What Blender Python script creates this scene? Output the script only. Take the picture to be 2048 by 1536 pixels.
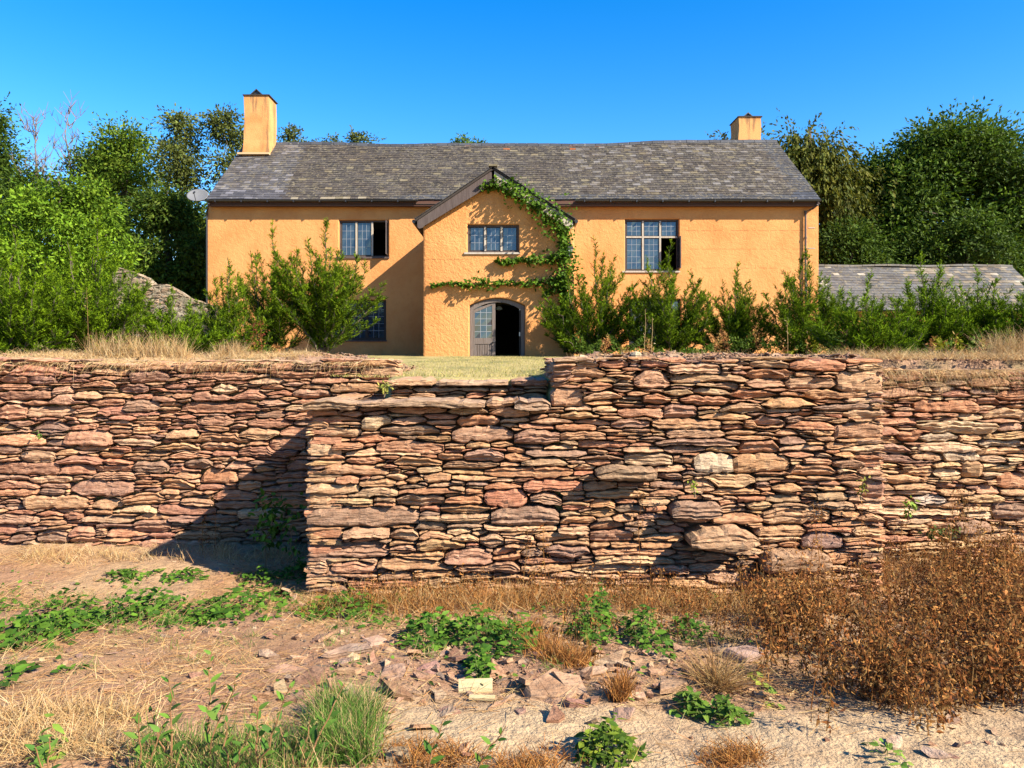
import bpy, math, random
import numpy as np
from mathutils import Vector, geometry
for _o in list(bpy.data.objects): bpy.data.objects.remove(_o)
SC = bpy.context.scene; COL = SC.collection
rng = np.random.default_rng(11); random.seed(11)

# ------------------------------------------------------------------ camera, sky, sun, exposure
F = 1500.0; CX = 1024.0; HY = 700.0; EYE = 2.13      # focal length and horizon in photo pixels, eye height
cam = bpy.data.cameras.new('camera'); cam_o = bpy.data.objects.new('camera', cam); COL.objects.link(cam_o)
cam_o.location = (0, 0, EYE); cam_o.rotation_euler = (math.radians(90), 0, 0)
cam.sensor_width = 36; cam.lens = F / 2048 * 36; cam.shift_y = -(768 - HY) / 2048; cam.clip_end = 2000; cam.clip_start = .05
SC.camera = cam_o
TO_SUN = Vector((1.0, -0.62, 0.82)).normalized()
elev = math.asin(TO_SUN.z); azim = math.atan2(TO_SUN.x, TO_SUN.y)
w = bpy.data.worlds.new('World'); SC.world = w; w.use_nodes = True
nt = w.node_tree; nt.nodes.clear()
sky = nt.nodes.new('ShaderNodeTexSky'); sky.sky_type = 'NISHITA'; sky.sun_disc = False
sky.sun_elevation = elev; sky.sun_rotation = azim; sky.air_density = 1.0; sky.dust_density = 0.25; sky.ozone_density = 2.2; sky.altitude = 200
hs = nt.nodes.new('ShaderNodeHueSaturation'); hs.inputs['Saturation'].default_value = 1.48; hs.inputs['Hue'].default_value = .507; hs.inputs['Value'].default_value = 1.0
bg = nt.nodes.new('ShaderNodeBackground'); bg.inputs['Strength'].default_value = 0.09
wo = nt.nodes.new('ShaderNodeOutputWorld')
nt.links.new(sky.outputs[0], hs.inputs['Color']); nt.links.new(hs.outputs[0], bg.inputs[0]); nt.links.new(bg.outputs[0], wo.inputs[0])
sun = bpy.data.lights.new('sun', 'SUN'); sun.energy = 5.0; sun.angle = math.radians(.5); sun.color = (1, .90, .74)
sun_o = bpy.data.objects.new('sun', sun); COL.objects.link(sun_o); sun_o.rotation_euler = TO_SUN.to_track_quat('Z', 'Y').to_euler(); sun_o.location = (20, -10, 30)
vs = SC.view_settings; vs.view_transform = 'Standard'; vs.look = 'None'; vs.gamma = 1; vs.use_curve_mapping = False; vs.exposure = 1.7
SC.cycles.max_bounces = 6; SC.cycles.transparent_max_bounces = 4; SC.cycles.use_denoising = True

# ------------------------------------------------------------------ helpers
def P(px, py, d): return np.array(((px - CX) / F * d, d, EYE + (HY - py) / F * d))
def PX(px, d): return (px - CX) / F * d
def PZ(py, d): return EYE + (HY - py) / F * d
def _h(ix, iy, s):
    h = (ix.astype(np.int64) * 374761393 + iy.astype(np.int64) * 668265263 + s * 974711) & 0xffffffff
    h = ((h ^ (h >> 13)) * 1274126177) & 0xffffffff
    h = h ^ (h >> 16)
    return (h & 0xffffff) / float(0xffffff)
def vn(x, y, s=0):
    x = np.asarray(x, float); y = np.asarray(y, float)
    ix = np.floor(x); iy = np.floor(y); fx = x - ix; fy = y - iy
    fx = fx * fx * (3 - 2 * fx); fy = fy * fy * (3 - 2 * fy)
    return (_h(ix, iy, s) * (1 - fx) + _h(ix + 1, iy, s) * fx) * (1 - fy) + (_h(ix, iy + 1, s) * (1 - fx) + _h(ix + 1, iy + 1, s) * fx) * fy
def fbm(x, y, s=0, o=4):
    r = 0; a = .5; t = 0
    for k in range(o):
        r = r + a * vn(x * 2 ** k, y * 2 ** k, s + k * 17); t += a; a *= .5
    return r / t
def sst(a, b, x):
    t = np.clip((np.asarray(x, float) - a) / (b - a), 0, 1); return t * t * (3 - 2 * t)
def norm(v): return v / np.maximum(np.linalg.norm(v, axis=-1, keepdims=True), 1e-9)

KAL = .66                                              # one common scale for all base colours (the picture is exposed for it)
class Soup:
    """collects vertices, faces and a per-vertex tint, links them as ONE mesh object"""
    def __init__(s): s.v = []; s.t = []; s.q = []; s.c = []; s.n = 0
    def add(s, v, t=None, q=None, c=(1, 1, 1)):
        v = np.asarray(v, float).reshape(-1, 3)
        if t is not None and len(t): s.t.append(np.asarray(t, np.int64).reshape(-1, 3) + s.n)
        if q is not None and len(q): s.q.append(np.asarray(q, np.int64).reshape(-1, 4) + s.n)
        c = np.asarray(c, float)
        if c.ndim == 1: c = np.broadcast_to(c, (len(v), 3))
        s.c.append(c); s.v.append(v); s.n += len(v); return s
    def box(s, lo, hi, c=(1, 1, 1)):
        x0, y0, z0 = lo; x1, y1, z1 = hi
        v = [(x0,y0,z0),(x1,y0,z0),(x1,y1,z0),(x0,y1,z0),(x0,y0,z1),(x1,y0,z1),(x1,y1,z1),(x0,y1,z1)]
        return s.add(v, None, [(0,3,2,1),(4,5,6,7),(0,1,5,4),(1,2,6,5),(2,3,7,6),(3,0,4,7)], c)
    def prism(s, poly, y0, y1, c=(1, 1, 1)):          # polygon in x,z pushed along y
        n = len(poly); v = [(x, y0, z) for x, z in poly] + [(x, y1, z) for x, z in poly]
        tr = geometry.tessellate_polygon([[Vector((x, z, 0)) for x, z in poly]])
        t = [tuple(a) for a in tr] + [tuple(n + i for i in reversed(a)) for a in tr]
        q = [(i, (i + 1) % n, n + (i + 1) % n, n + i) for i in range(n)]
        return s.add(v, t, q, c)
    def bar(s, a, b, wd, th, up=(0, 0, 1), c=(1, 1, 1)):   # box from a to b
        a = np.asarray(a, float); b = np.asarray(b, float); d = norm(b - a); u = np.asarray(up, float)
        r = norm(np.cross(d, u)); u = np.cross(r, d)
        v = []
        for p in (a, b):
            for i, j in ((-1,-1),(1,-1),(1,1),(-1,1)): v.append(p + r * wd / 2 * i + u * th / 2 * j)
        return s.add(v, None, [(0,3,2,1),(4,5,6,7),(0,1,5,4),(1,2,6,5),(2,3,7,6),(3,0,4,7)], c)
    def tube(s, pts, rad, sides=5, c=(1, 1, 1), cap=True):
        pts = np.asarray(pts, float); n = len(pts); rad = np.broadcast_to(np.asarray(rad, float), (n,))
        d = np.gradient(pts, axis=0); d = norm(d)
        ref = np.where(np.abs(d[:, 2:3]) > .9, np.array([[1., 0, 0]]), np.array([[0, 0, 1.]]))
        r = norm(np.cross(d, ref)); u = np.cross(d, r)
        a = np.arange(sides) / sides * 2 * np.pi
        ring = pts[:, None] + rad[:, None, None] * (r[:, None] * np.cos(a)[None, :, None] + u[:, None] * np.sin(a)[None, :, None])
        i = np.arange(n - 1)[:, None] * sides; k = np.arange(sides)[None, :]; k2 = (k + 1) % sides
        q = np.stack([i + k, i + k2, i + sides + k2, i + sides + k], -1).reshape(-1, 4)
        t = []
        if cap:
            for k_ in range(1, sides - 1): t.append((0, k_ + 1, k_)); t.append(((n-1)*sides, (n-1)*sides + k_, (n-1)*sides + k_ + 1))
        return s.add(ring.reshape(-1, 3), t, q, c)
    def lathe(s, prof, origin, sides=16, c=(1, 1, 1)):     # profile of (r, z)
        a = np.arange(sides) / sides * 2 * np.pi; v = []
        for r, z in prof: v += [(origin[0] + r * math.cos(x), origin[1] + r * math.sin(x), origin[2] + z) for x in a]
        q = [(i*sides + k, i*sides + (k+1) % sides, (i+1)*sides + (k+1) % sides, (i+1)*sides + k) for i in range(len(prof)-1) for k in range(sides)]
        return s.add(v, None, q, c)
    def build(s, name, material, parent=None, smooth=False, kind=None):
        me = bpy.data.meshes.new(name)
        v = np.concatenate(s.v) if s.v else np.zeros((0, 3)); c = np.concatenate(s.c)
        off = np.zeros(3); p = parent
        while p is not None: off = off + np.array(p.location); p = p.parent
        v = v - off
        t = np.concatenate(s.t) if s.t else np.zeros((0, 3), np.int64); q = np.concatenate(s.q) if s.q else np.zeros((0, 4), np.int64)
        me.vertices.add(len(v)); me.vertices.foreach_set('co', v.astype(np.float32).ravel())
        lo = np.concatenate([t.ravel(), q.ravel()]).astype(np.int32); me.loops.add(len(lo)); me.loops.foreach_set('vertex_index', lo)
        ls = np.concatenate([np.arange(len(t)) * 3, len(t) * 3 + np.arange(len(q)) * 4]).astype(np.int32)
        me.polygons.add(len(ls)); me.polygons.foreach_set('loop_start', ls)
        me.polygons.foreach_set('use_smooth', np.full(len(ls), bool(smooth)))
        at = me.attributes.new('tint', 'FLOAT_COLOR', 'POINT'); at.data.foreach_set('color', np.concatenate([c * KAL, np.ones((len(c), 1))], 1).astype(np.float32).ravel())
        me.update(calc_edges=True); me.validate()
        me.materials.append(material)
        o = bpy.data.objects.new(name, me); COL.objects.link(o); o.parent = parent
        if kind: o['kind'] = kind
        return o

def thing(name, label, cat, loc=(0, 0, 0), group=None):
    o = bpy.data.objects.new(name, None); COL.objects.link(o); o.location = tuple(float(a) for a in loc); o.empty_display_size = .2
    return tag(o, label, cat, group)
def tag(o, label, cat, group=None):
    o['label'] = label; o['category'] = cat
    if group: o['group'] = group
    return o
def sub(name, parent):                               # an Empty that parents sub-parts
    o = bpy.data.objects.new(name, None); COL.objects.link(o); o.parent = parent; o.empty_display_size = .2
    return o

# ------------------------------------------------------------------ materials
def surf(name, color=(.5, .5, .5), tint=False, rough=.9, noises=(), bumps=(), trans=0., spec=.3, metal=0.):
    """base colour (or the mesh's tint) broken up by noises, with bumps. noises: (scale xyz, detail, lo, hi, colour, amount, mode)"""
    m = bpy.data.materials.new(name); m.use_nodes = True; t = m.node_tree; t.nodes.clear(); N = t.nodes.new; Lk = t.links.new
    out = N('ShaderNodeOutputMaterial'); b = N('ShaderNodeBsdfPrincipled'); b.inputs['Roughness'].default_value = rough
    b.inputs['Specular IOR Level'].default_value = spec; b.inputs['Metallic'].default_value = metal
    tc = N('ShaderNodeTexCoord')
    if tint: a = N('ShaderNodeAttribute'); a.attribute_name = 'tint'; cs = a.outputs['Color']
    else: a = N('ShaderNodeRGB'); a.outputs[0].default_value = (*[q * KAL for q in color], 1); cs = a.outputs[0]
    def tex(sc, det, k=0, rg=.6):
        mp = N('ShaderNodeMapping'); mp.inputs['Scale'].default_value = sc if hasattr(sc, '__len__') else (sc,) * 3
        mp.inputs['Location'].default_value = (3.1 * k, 1.7 * k, 5.3 * k)
        Lk(tc.outputs['Object'], mp.inputs[0]); n = N('ShaderNodeTexNoise'); n.inputs['Scale'].default_value = 1; n.inputs['Detail'].default_value = det
        n.inputs['Roughness'].default_value = rg; Lk(mp.outputs[0], n.inputs['Vector']); return n.outputs['Fac']
    for k, (sc, det, lo, hi, col, amt, mode) in enumerate(noises):
        r = N('ShaderNodeMapRange'); r.inputs[1].default_value = lo; r.inputs[2].default_value = hi; r.inputs[4].default_value = amt
        Lk(tex(sc, det, k), r.inputs[0]); mx = N('ShaderNodeMix'); mx.data_type = 'RGBA'; mx.blend_type = mode
        Lk(r.outputs[0], mx.inputs[0]); Lk(cs, mx.inputs[6]); mx.inputs[7].default_value = (*([q * KAL for q in col] if mode == 'MIX' else col), 1); cs = mx.outputs[2]
    Lk(cs, b.inputs['Base Color'])
    prev = None
    for k, (sc, det, st, dist) in enumerate(bumps):
        bu = N('ShaderNodeBump'); bu.inputs['Strength'].default_value = st; bu.inputs['Distance'].default_value = dist
        Lk(tex(sc, det, k + 9), bu.inputs['Height'])
        if prev: Lk(prev, bu.inputs['Normal'])
        prev = bu.outputs[0]
    if prev: Lk(prev, b.inputs['Normal'])
    if trans > 0:
        tr = N('ShaderNodeBsdfTranslucent'); Lk(cs, tr.inputs[0]); ms = N('ShaderNodeMixShader'); ms.inputs[0].default_value = trans
        Lk(b.outputs[0], ms.inputs[1]); Lk(tr.outputs[0], ms.inputs[2]); Lk(ms.outputs[0], out.inputs[0])
    else: Lk(b.outputs[0], out.inputs[0])
    return m
MU, MI = 'MULTIPLY', 'MIX'
M = {}
M['stone'] = surf('stone', tint=True, rough=.92, noises=[((9, 9, 26), 4, .42, .66, (.62, .52, .47), .85, MU), ((3, 3, 6), 3, .5, .7, (.62, .36, .21), .5, MI), ((14, 14, 60), 3, .5, .75, (.64, .56, .5), .5, MU), (22, 3, .62, .74, (.56, .42, .29), .45, MI)],
                  bumps=[((10, 10, 85), 5, 1., .03), (24, 6, .7, .014)])
M['earth'] = surf('earth', (.16, .085, .05), rough=1, noises=[(6, 4, .4, .7, (.5, .45, .4), .8, MU)], bumps=[(18, 4, .8, .03)])
M['plaster'] = surf('plaster', (.76, .36, .125), rough=.95, noises=[(.55, 4, .42, .72, (.66, .265, .08), .9, MI), ((1.6, 1.6, .35), 4, .52, .75, (.60, .245, .07), .6, MI), (9, 3, .45, .8, (.88, .84, .76), .6, MU), (1.3, 3, .56, .75, (.75, .41, .15), .5, MI)],
                    bumps=[(13, 4, .7, .05), (34, 3, .6, .02)])
M['smooth_plaster'] = surf('smooth_plaster', (.75, .35, .12), rough=.95, noises=[(.8, 4, .42, .7, (.65, .26, .08), .95, MI), ((1.8, 1.8, .5), 4, .55, .75, (.60, .25, .075), .6, MI), (7, 4, .5, .8, (.85, .8, .72), .5, MU)], bumps=[(9, 4, .5, .04), (26, 4, .6, .025)])
M['stack_plaster'] = surf('stack_plaster', (.70, .36, .13), rough=.95, noises=[(1.1, 4, .42, .66, (.58, .23, .07), .85, MI), ((5, 5, .55), 3, .54, .66, (.22, .12, .065), .75, MI)], bumps=[(20, 4, .4, .02)])
M['slate'] = surf('slate', tint=True, rough=.85, spec=.35, noises=[(7, 5, .52, .62, (.20, .17, .10), .6, MI), (11, 5, .57, .66, (.34, .29, .19), .7, MI), (1.1, 3, .45, .6, (.75, .68, .62), .7, MU), (3, 3, .4, .7, (.7, .66, .62), .6, MU)], bumps=[(30, 4, .5, .008)])
M['clean_slate'] = surf('clean_slate', tint=True, rough=.6, spec=.4, noises=[(4, 4, .45, .7, (.75, .75, .8), .6, MU), (8, 4, .6, .7, (.4, .38, .33), .5, MI)], bumps=[(30, 4, .4, .006)])
M['old_wood'] = surf('old_wood', (.115, .085, .078), rough=.85, noises=[((30, 30, 2.5), 4, .4, .7, (.5, .45, .42), .8, MU), ((3, 3, 1), 3, .5, .75, (.17, .14, .125), .5, MI)], bumps=[((45, 45, 3), 4, .5, .006)])
M['door_wood'] = surf('door_wood', (.21, .17, .15), rough=.85, noises=[((30, 30, 2.5), 4, .4, .7, (.55, .5, .46), .8, MU)], bumps=[((45, 45, 3), 4, .5, .006)])
M['pale_wood'] = surf('pale_wood', (.52, .45, .37), rough=.85, noises=[((20, 20, 3), 4, .45, .7, (.6, .55, .5), .7, MU)], bumps=[((40, 40, 4), 4, .4, .005)])
M['dark_wood'] = surf('dark_wood', (.05, .038, .032), rough=.75, noises=[((22, 22, 2), 4, .4, .7, (.6, .55, .5), .6, MU)])
M['brown_fascia'] = surf('brown_fascia', (.12, .055, .035), rough=.8)
M['black_plastic'] = surf('black_plastic', (.022, .022, .024), rough=.45, spec=.5)
M['lead'] = surf('lead', (.34, .36, .40), rough=.6, spec=.5)
M['glass'] = surf('glass', (.022, .034, .052), rough=.05, spec=1.0, noises=[((2.0, 2, 3), 2, .4, .7, (.05, .075, .10), .8, MI)])
M['clear_glass'] = surf('clear_glass', (.35, .40, .42), rough=.1, spec=.8)
M['room'] = surf('room', (.06, .05, .045), rough=1)
M['ceiling'] = surf('ceiling', (.5, .42, .3), rough=1)
M['dish'] = surf('dish', (.17, .175, .185), rough=.6)
M['metal'] = surf('metal', (.45, .45, .45), rough=.4, metal=.8)
M['bark'] = surf('bark', (.13, .10, .075), rough=1, noises=[((9, 9, 2), 4, .4, .7, (.5, .5, .45), .8, MU)], bumps=[((20, 20, 4), 4, .6, .03)])
M['dead_bark'] = surf('dead_bark', (.24, .19, .165), rough=1, noises=[((9, 9, 2), 4, .4, .7, (.6, .55, .5), .8, MU)])
M['leaf'] = surf('leaf', tint=True, rough=.65, spec=.14, trans=.3)
M['needle'] = surf('needle', tint=True, rough=.8, spec=.06, trans=.3)
M['dry'] = surf('dry', tint=True, rough=.9, spec=.1, trans=.25)
M['stem'] = surf('stem', tint=True, rough=.8)
M['wood_offcut'] = surf('wood_offcut', (.56, .45, .25), rough=.8, noises=[((4, 40, 40), 3, .45, .7, (.8, .72, .6), .6, MU)])
M['soil'] = surf('soil', tint=True, rough=1, noises=[(2.2, 5, .42, .68, (.37, .225, .13), .5, MI), (9, 5, .45, .72, (.58, .5, .45), .65, MU), (40, 4, .5, .8, (.55, .48, .42), .6, MU), (70, 2, .62, .7, (.2, .13, .09), .6, MI)], bumps=[(12, 5, .7, .05), (55, 4, .7, .02)])
M['turf'] = surf('turf', tint=True, rough=1, noises=[((1.2, .5, 1), 5, .45, .65, (.16, .17, .05), .7, MI), (18, 4, .45, .75, (.6, .56, .45), .6, MU)], bumps=[(30, 4, .8, .03)])
# ------------------------------------------------------------------ ground
def gz(x, y):                                          # lower ground: falls gently from the viewer to the foot of the wall
    x = np.asarray(x, float); y = np.asarray(y, float)
    s = np.clip(6.4 - y, 0, 3.4)
    b = .142 * s + .03 * np.clip(y - 6.4, 0, 2)
    b = b + .10 * (fbm(x * .7, y * .7, 3, 3) - .5) * sst(9, 5, y) + .05 * (fbm(x * 2.3, y * 2.3, 5, 4) - .5)
    return b + .05 * sst(.2, 1.6, 1.8 - np.abs(x - 1.4)) * sst(3.6, 4.4, y) * sst(5.2, 4.4, y)
def tz(x, y):                                          # terrace: lawn with banks of spoil behind the wall
    x = np.asarray(x, float); y = np.asarray(y, float)
    z = 1.855 + .0058 * (y - 8)
    left = sst(-1.05, -2.4, x) * sst(7.9, 8.6, y) * sst(12.5, 9.6, y)
    right = sst(.25, 1.0, x) * sst(6.5, 7.1, y) * sst(11, 8.6, y)
    z = z + left * (.19 + .12 * (fbm(x * 1.1, y * 1.1, 21, 3) - .5)) + right * (.17 + .09 * (fbm(x * 1.3, y * 1.3, 25, 3) - .5) + .0 * x)
    z = z + .03 * (fbm(x * 3, y * 3, 9, 3) - .5)
    z = z + sst(32, 90, y) * 5.0
    return z
def axis(segs):
    a = [segs[0][0]]
    for lo, hi, st in segs:
        n = max(1, int(round((hi - lo) / st))); a += list(lo + (hi - lo) * (np.arange(n) + 1) / n)
    return np.array(a)
def sheet(xs, ys, zf, cf):
    X, Y = np.meshgrid(xs, ys); Z = zf(X, Y); s = Soup(); n = len(xs)
    i = (np.arange(len(ys) - 1)[:, None] * n + np.arange(n - 1)[None, :]).ravel()
    s.add(np.stack([X, Y, Z], -1), None, np.stack([i, i + 1, i + n + 1, i + n], -1), cf(X, Y).reshape(-1, 3)); return s
def mixc(a, b, t): return np.asarray(a) * (1 - t[..., None]) + np.asarray(b) * t[..., None]
SAND = (.60, .43, .245); RED = (.41, .225, .125); STRAW = (.48, .27, .13)
def soil_col(X, Y):
    n = fbm(X * .9, Y * .9, 41, 4); c = mixc(STRAW, RED, sst(.45, .6, n))
    sand = sst(1.9, 1.2, np.abs(X - .9) * .8) * sst(4.0, 3.5, Y + .5 * (fbm(X * 1.5, Y * 1.5, 44, 3) - .5))
    sand = np.maximum(sand, sst(.54, .66, fbm(X * .6, Y * 1.2, 47, 3)) * .5)
    return c * (1 - sand[..., None]) + np.array(SAND) * sand[..., None]
xs = axis([(-300, -40, 26), (-40, -9, 3), (-9, -5.6, .2), (-5.6, 5.6, .05), (5.6, 9, .2), (9, 40, 3), (40, 300, 26)])
ys = axis([(-300, -30, 27), (-30, 1, 3), (1, 2.2, .2), (2.2, 8.4, .05), (8.4, 9.4, .5)])
o = sheet(xs, ys, gz, soil_col).build('ground', M['soil'], smooth=True); o['kind'] = 'structure'
def turf_col(X, Y):
    c = mixc((.46, .37, .14), (.40, .24, .15), np.maximum(sst(-1.0, -1.7, X) * sst(12.2, 10.4, Y), sst(.35, .8, X) * sst(10.8, 9, Y)))
    c = mixc(0, 1, 0 * X) + c * (1 - (sst(-2.4, -3.2, X) * sst(12, 10, Y))[..., None]) + np.array((.50, .33, .17)) * (sst(-2.4, -3.2, X) * sst(12, 10, Y))[..., None]
    return c
ROW = lambda x: np.where(x < -1.19, 8.13, np.where(x < .355, 7.15, np.where(x < 3.2, 6.65, 7.63)))
xs = axis([(-300, -40, 26), (-40, -9, 2), (-9, -6, .3), (-6, -1.26, .09), (-1.26, -1.22, .04), (-1.22, 3.17, .07), (3.17, 3.23, .06), (3.23, 6.2, .09), (6.2, 9, .3), (9, 40, 2), (40, 300, 26)])
ys = axis([(0, 3, .07), (3, 20, .6), (20, 92, 3), (92, 400, 22)])
X, T = np.meshgrid(xs, ys)
front = np.where(xs < -1.24, 8.13, np.where(xs < .38, 7.2, np.where(xs < 3.2, 6.68, 7.63)))
Y = front[None, :] + T
Z = np.where(T <= 0, -.4, tz(X, Y)); Z[0] = -.4
Z = np.where((T > 0) & (T < .2) , Z - .10, Z)
Y[1] = Y[0] + .001
s = Soup(); n = len(xs); i = (np.arange(len(ys) - 1)[:, None] * n + np.arange(n - 1)[None, :]).ravel()
s.add(np.stack([X, Y, Z], -1), None, np.stack([i, i + 1, i + n + 1, i + n], -1), turf_col(X, Y).reshape(-1, 3))
o = s.build('lawn', M['turf'], smooth=True); o['kind'] = 'structure'

# ------------------------------------------------------------------ dry stone masonry
PAL = {'left': [((.44, .22, .125), 4), ((.49, .275, .145), 5), ((.38, .19, .115), 2), ((.45, .27, .165), 3), ((.30, .175, .12), 2), ((.55, .36, .21), 1)],
       'mid': [((.49, .275, .135), 6), ((.43, .205, .11), 3), ((.41, .25, .14), 4), ((.30, .185, .12), 2), ((.56, .36, .20), 3), ((.47, .23, .115), 2)],
       'right': [((.56, .35, .18), 5), ((.49, .255, .145), 4), ((.58, .40, .235), 2), ((.43, .215, .13), 2), ((.34, .20, .135), 1)]}
def pick(pal):
    cs, ws = zip(*PAL[pal]); c = np.array(cs[rng.choice(len(cs), p=np.array(ws) / sum(ws))]); return np.clip(c * rng.uniform(1.08, 1.52) * rng.uniform(.95, 1.05, 3) * (1.0, .99, 1.0), 0, .8)
DX = .02
def pack(u0, u1, zb, zt, heroes, Lm, Ls, Tr, r):
    """fill a wall face from the bottom up: each stone beds on what lies under it. Returns (u array, bottom, top, hero)"""
    N = int(round((u1 - u0) / DX)); uc = u0 + (np.arange(N) + .5) * DX
    h = np.full(N, zb) + .02 * fbm(uc * 3, uc * 0, 5, 2); top = np.array([zt(u) for u in uc]); out = []
    H = [dict(a=max(0, int((q[0] - u0) / DX)), b=min(N, int((q[1] - u0) / DX)), z0=q[2], z1=q[3], opt=q[4] if len(q) > 4 else {}) for q in heroes]
    for _ in range(6000):
        for q in list(H):
            a, b = q['a'], q['b']
            if b - a < 2: H.remove(q); continue
            if h[a:b].min() >= q['z0'] - .022:
                n = b - a; u = (np.arange(n) + .5) / n; bot = h[a:b].copy()
                sh = 1 - q['opt'].get('drop', .22) * np.abs(2 * u - 1) ** 4
                tp = np.maximum(bot.max() + .5 * (q['z1'] - bot.max()), bot.max() + (q['z1'] - bot.max()) * sh + .008 * np.sin(u * 9 + r.uniform(0, 6)))
                out.append((uc[a:b], bot, tp, q['opt'])); h[a:b] = tp; H.remove(q)
        cap = top.copy()
        for q in H: cap[q['a']:q['b']] = np.minimum(cap[q['a']:q['b']], q['z0'])
        act = h < cap - .018
        if not act.any():
            for q in H:
                h[q['a']:q['b']] = np.maximum(h[q['a']:q['b']], q['z0'])
            if not H: break
            continue
        hh = np.where(act, h, 99); i = int(hh.argmin()); tol = .028
        a = i
        while a > 0 and act[a - 1] and abs(h[a - 1] - h[i]) < tol: a -= 1
        b = i + 1
        while b < N and act[b] and abs(h[b] - h[i]) < tol: b += 1
        W = b - a
        L = int(np.clip(r.lognormal(math.log(Lm), Ls), .10, 1.1) / DX)
        if W <= L * 1.25 or W - L < 4: n = W; s0 = a
        else: n = L; s0 = a if r.random() < .5 else b - L
        e = s0 + n; bot = h[s0:e].copy(); ln = n * DX
        # bedding: do not follow narrow clefts downwards
        k = max(1, min(5, n // 3)); pad = np.pad(bot, k, mode='edge'); env = np.array([pad[j:j + 2 * k + 1].mean() for j in range(n)]); bot = np.maximum(bot, env - .004)
        Tk = float(np.clip(ln * r.uniform(.10, .34), Tr[0], Tr[1]) * r.uniform(.75, 1.2))
        if ln < .14: Tk = min(Tk, ln * .75)
        base = np.percentile(bot, 70)
        nb = [h[j] for j in (s0 - 1, e) if 0 <= j < N]
        for z in nb:
            if Tk * .55 < z - base < Tk * 1.5 and r.random() < .6: Tk = z - base; break
        u = (np.arange(n) + .5) / n; kind = r.random()
        if kind < .5: sh = 1 - r.uniform(.04, .34) * np.abs(2 * u - 1) ** r.uniform(2.5, 6)
        elif kind < .8: pk = r.uniform(.25, .75); sh = 1 - r.uniform(.35, .75) * np.where(u < pk, ((pk - u) / pk) ** 1.7, ((u - pk) / (1 - pk)) ** 1.7)
        else: sh = 1 - .5 * (u if r.random() < .5 else 1 - u) ** 1.2 * r.uniform(.4, 1.2)
        tp = base + Tk * sh + r.uniform(-.03, .03) * (u - .5) * ln + .06 * Tk * (fbm(u * 4 + r.uniform(0, 90), u * 0, 7, 2) - .5)
        tp = np.maximum(tp, bot + .014); tp = np.minimum(tp, cap[s0:e] + r.uniform(-.008, .008))
        tp = np.maximum(tp, bot + .004)
        if (tp - bot).mean() > .012 and n >= 2: out.append((uc[s0:e], bot, tp, {}))
        h[s0:e] = np.maximum(tp, h[s0:e] + .01)
    return out
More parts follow.
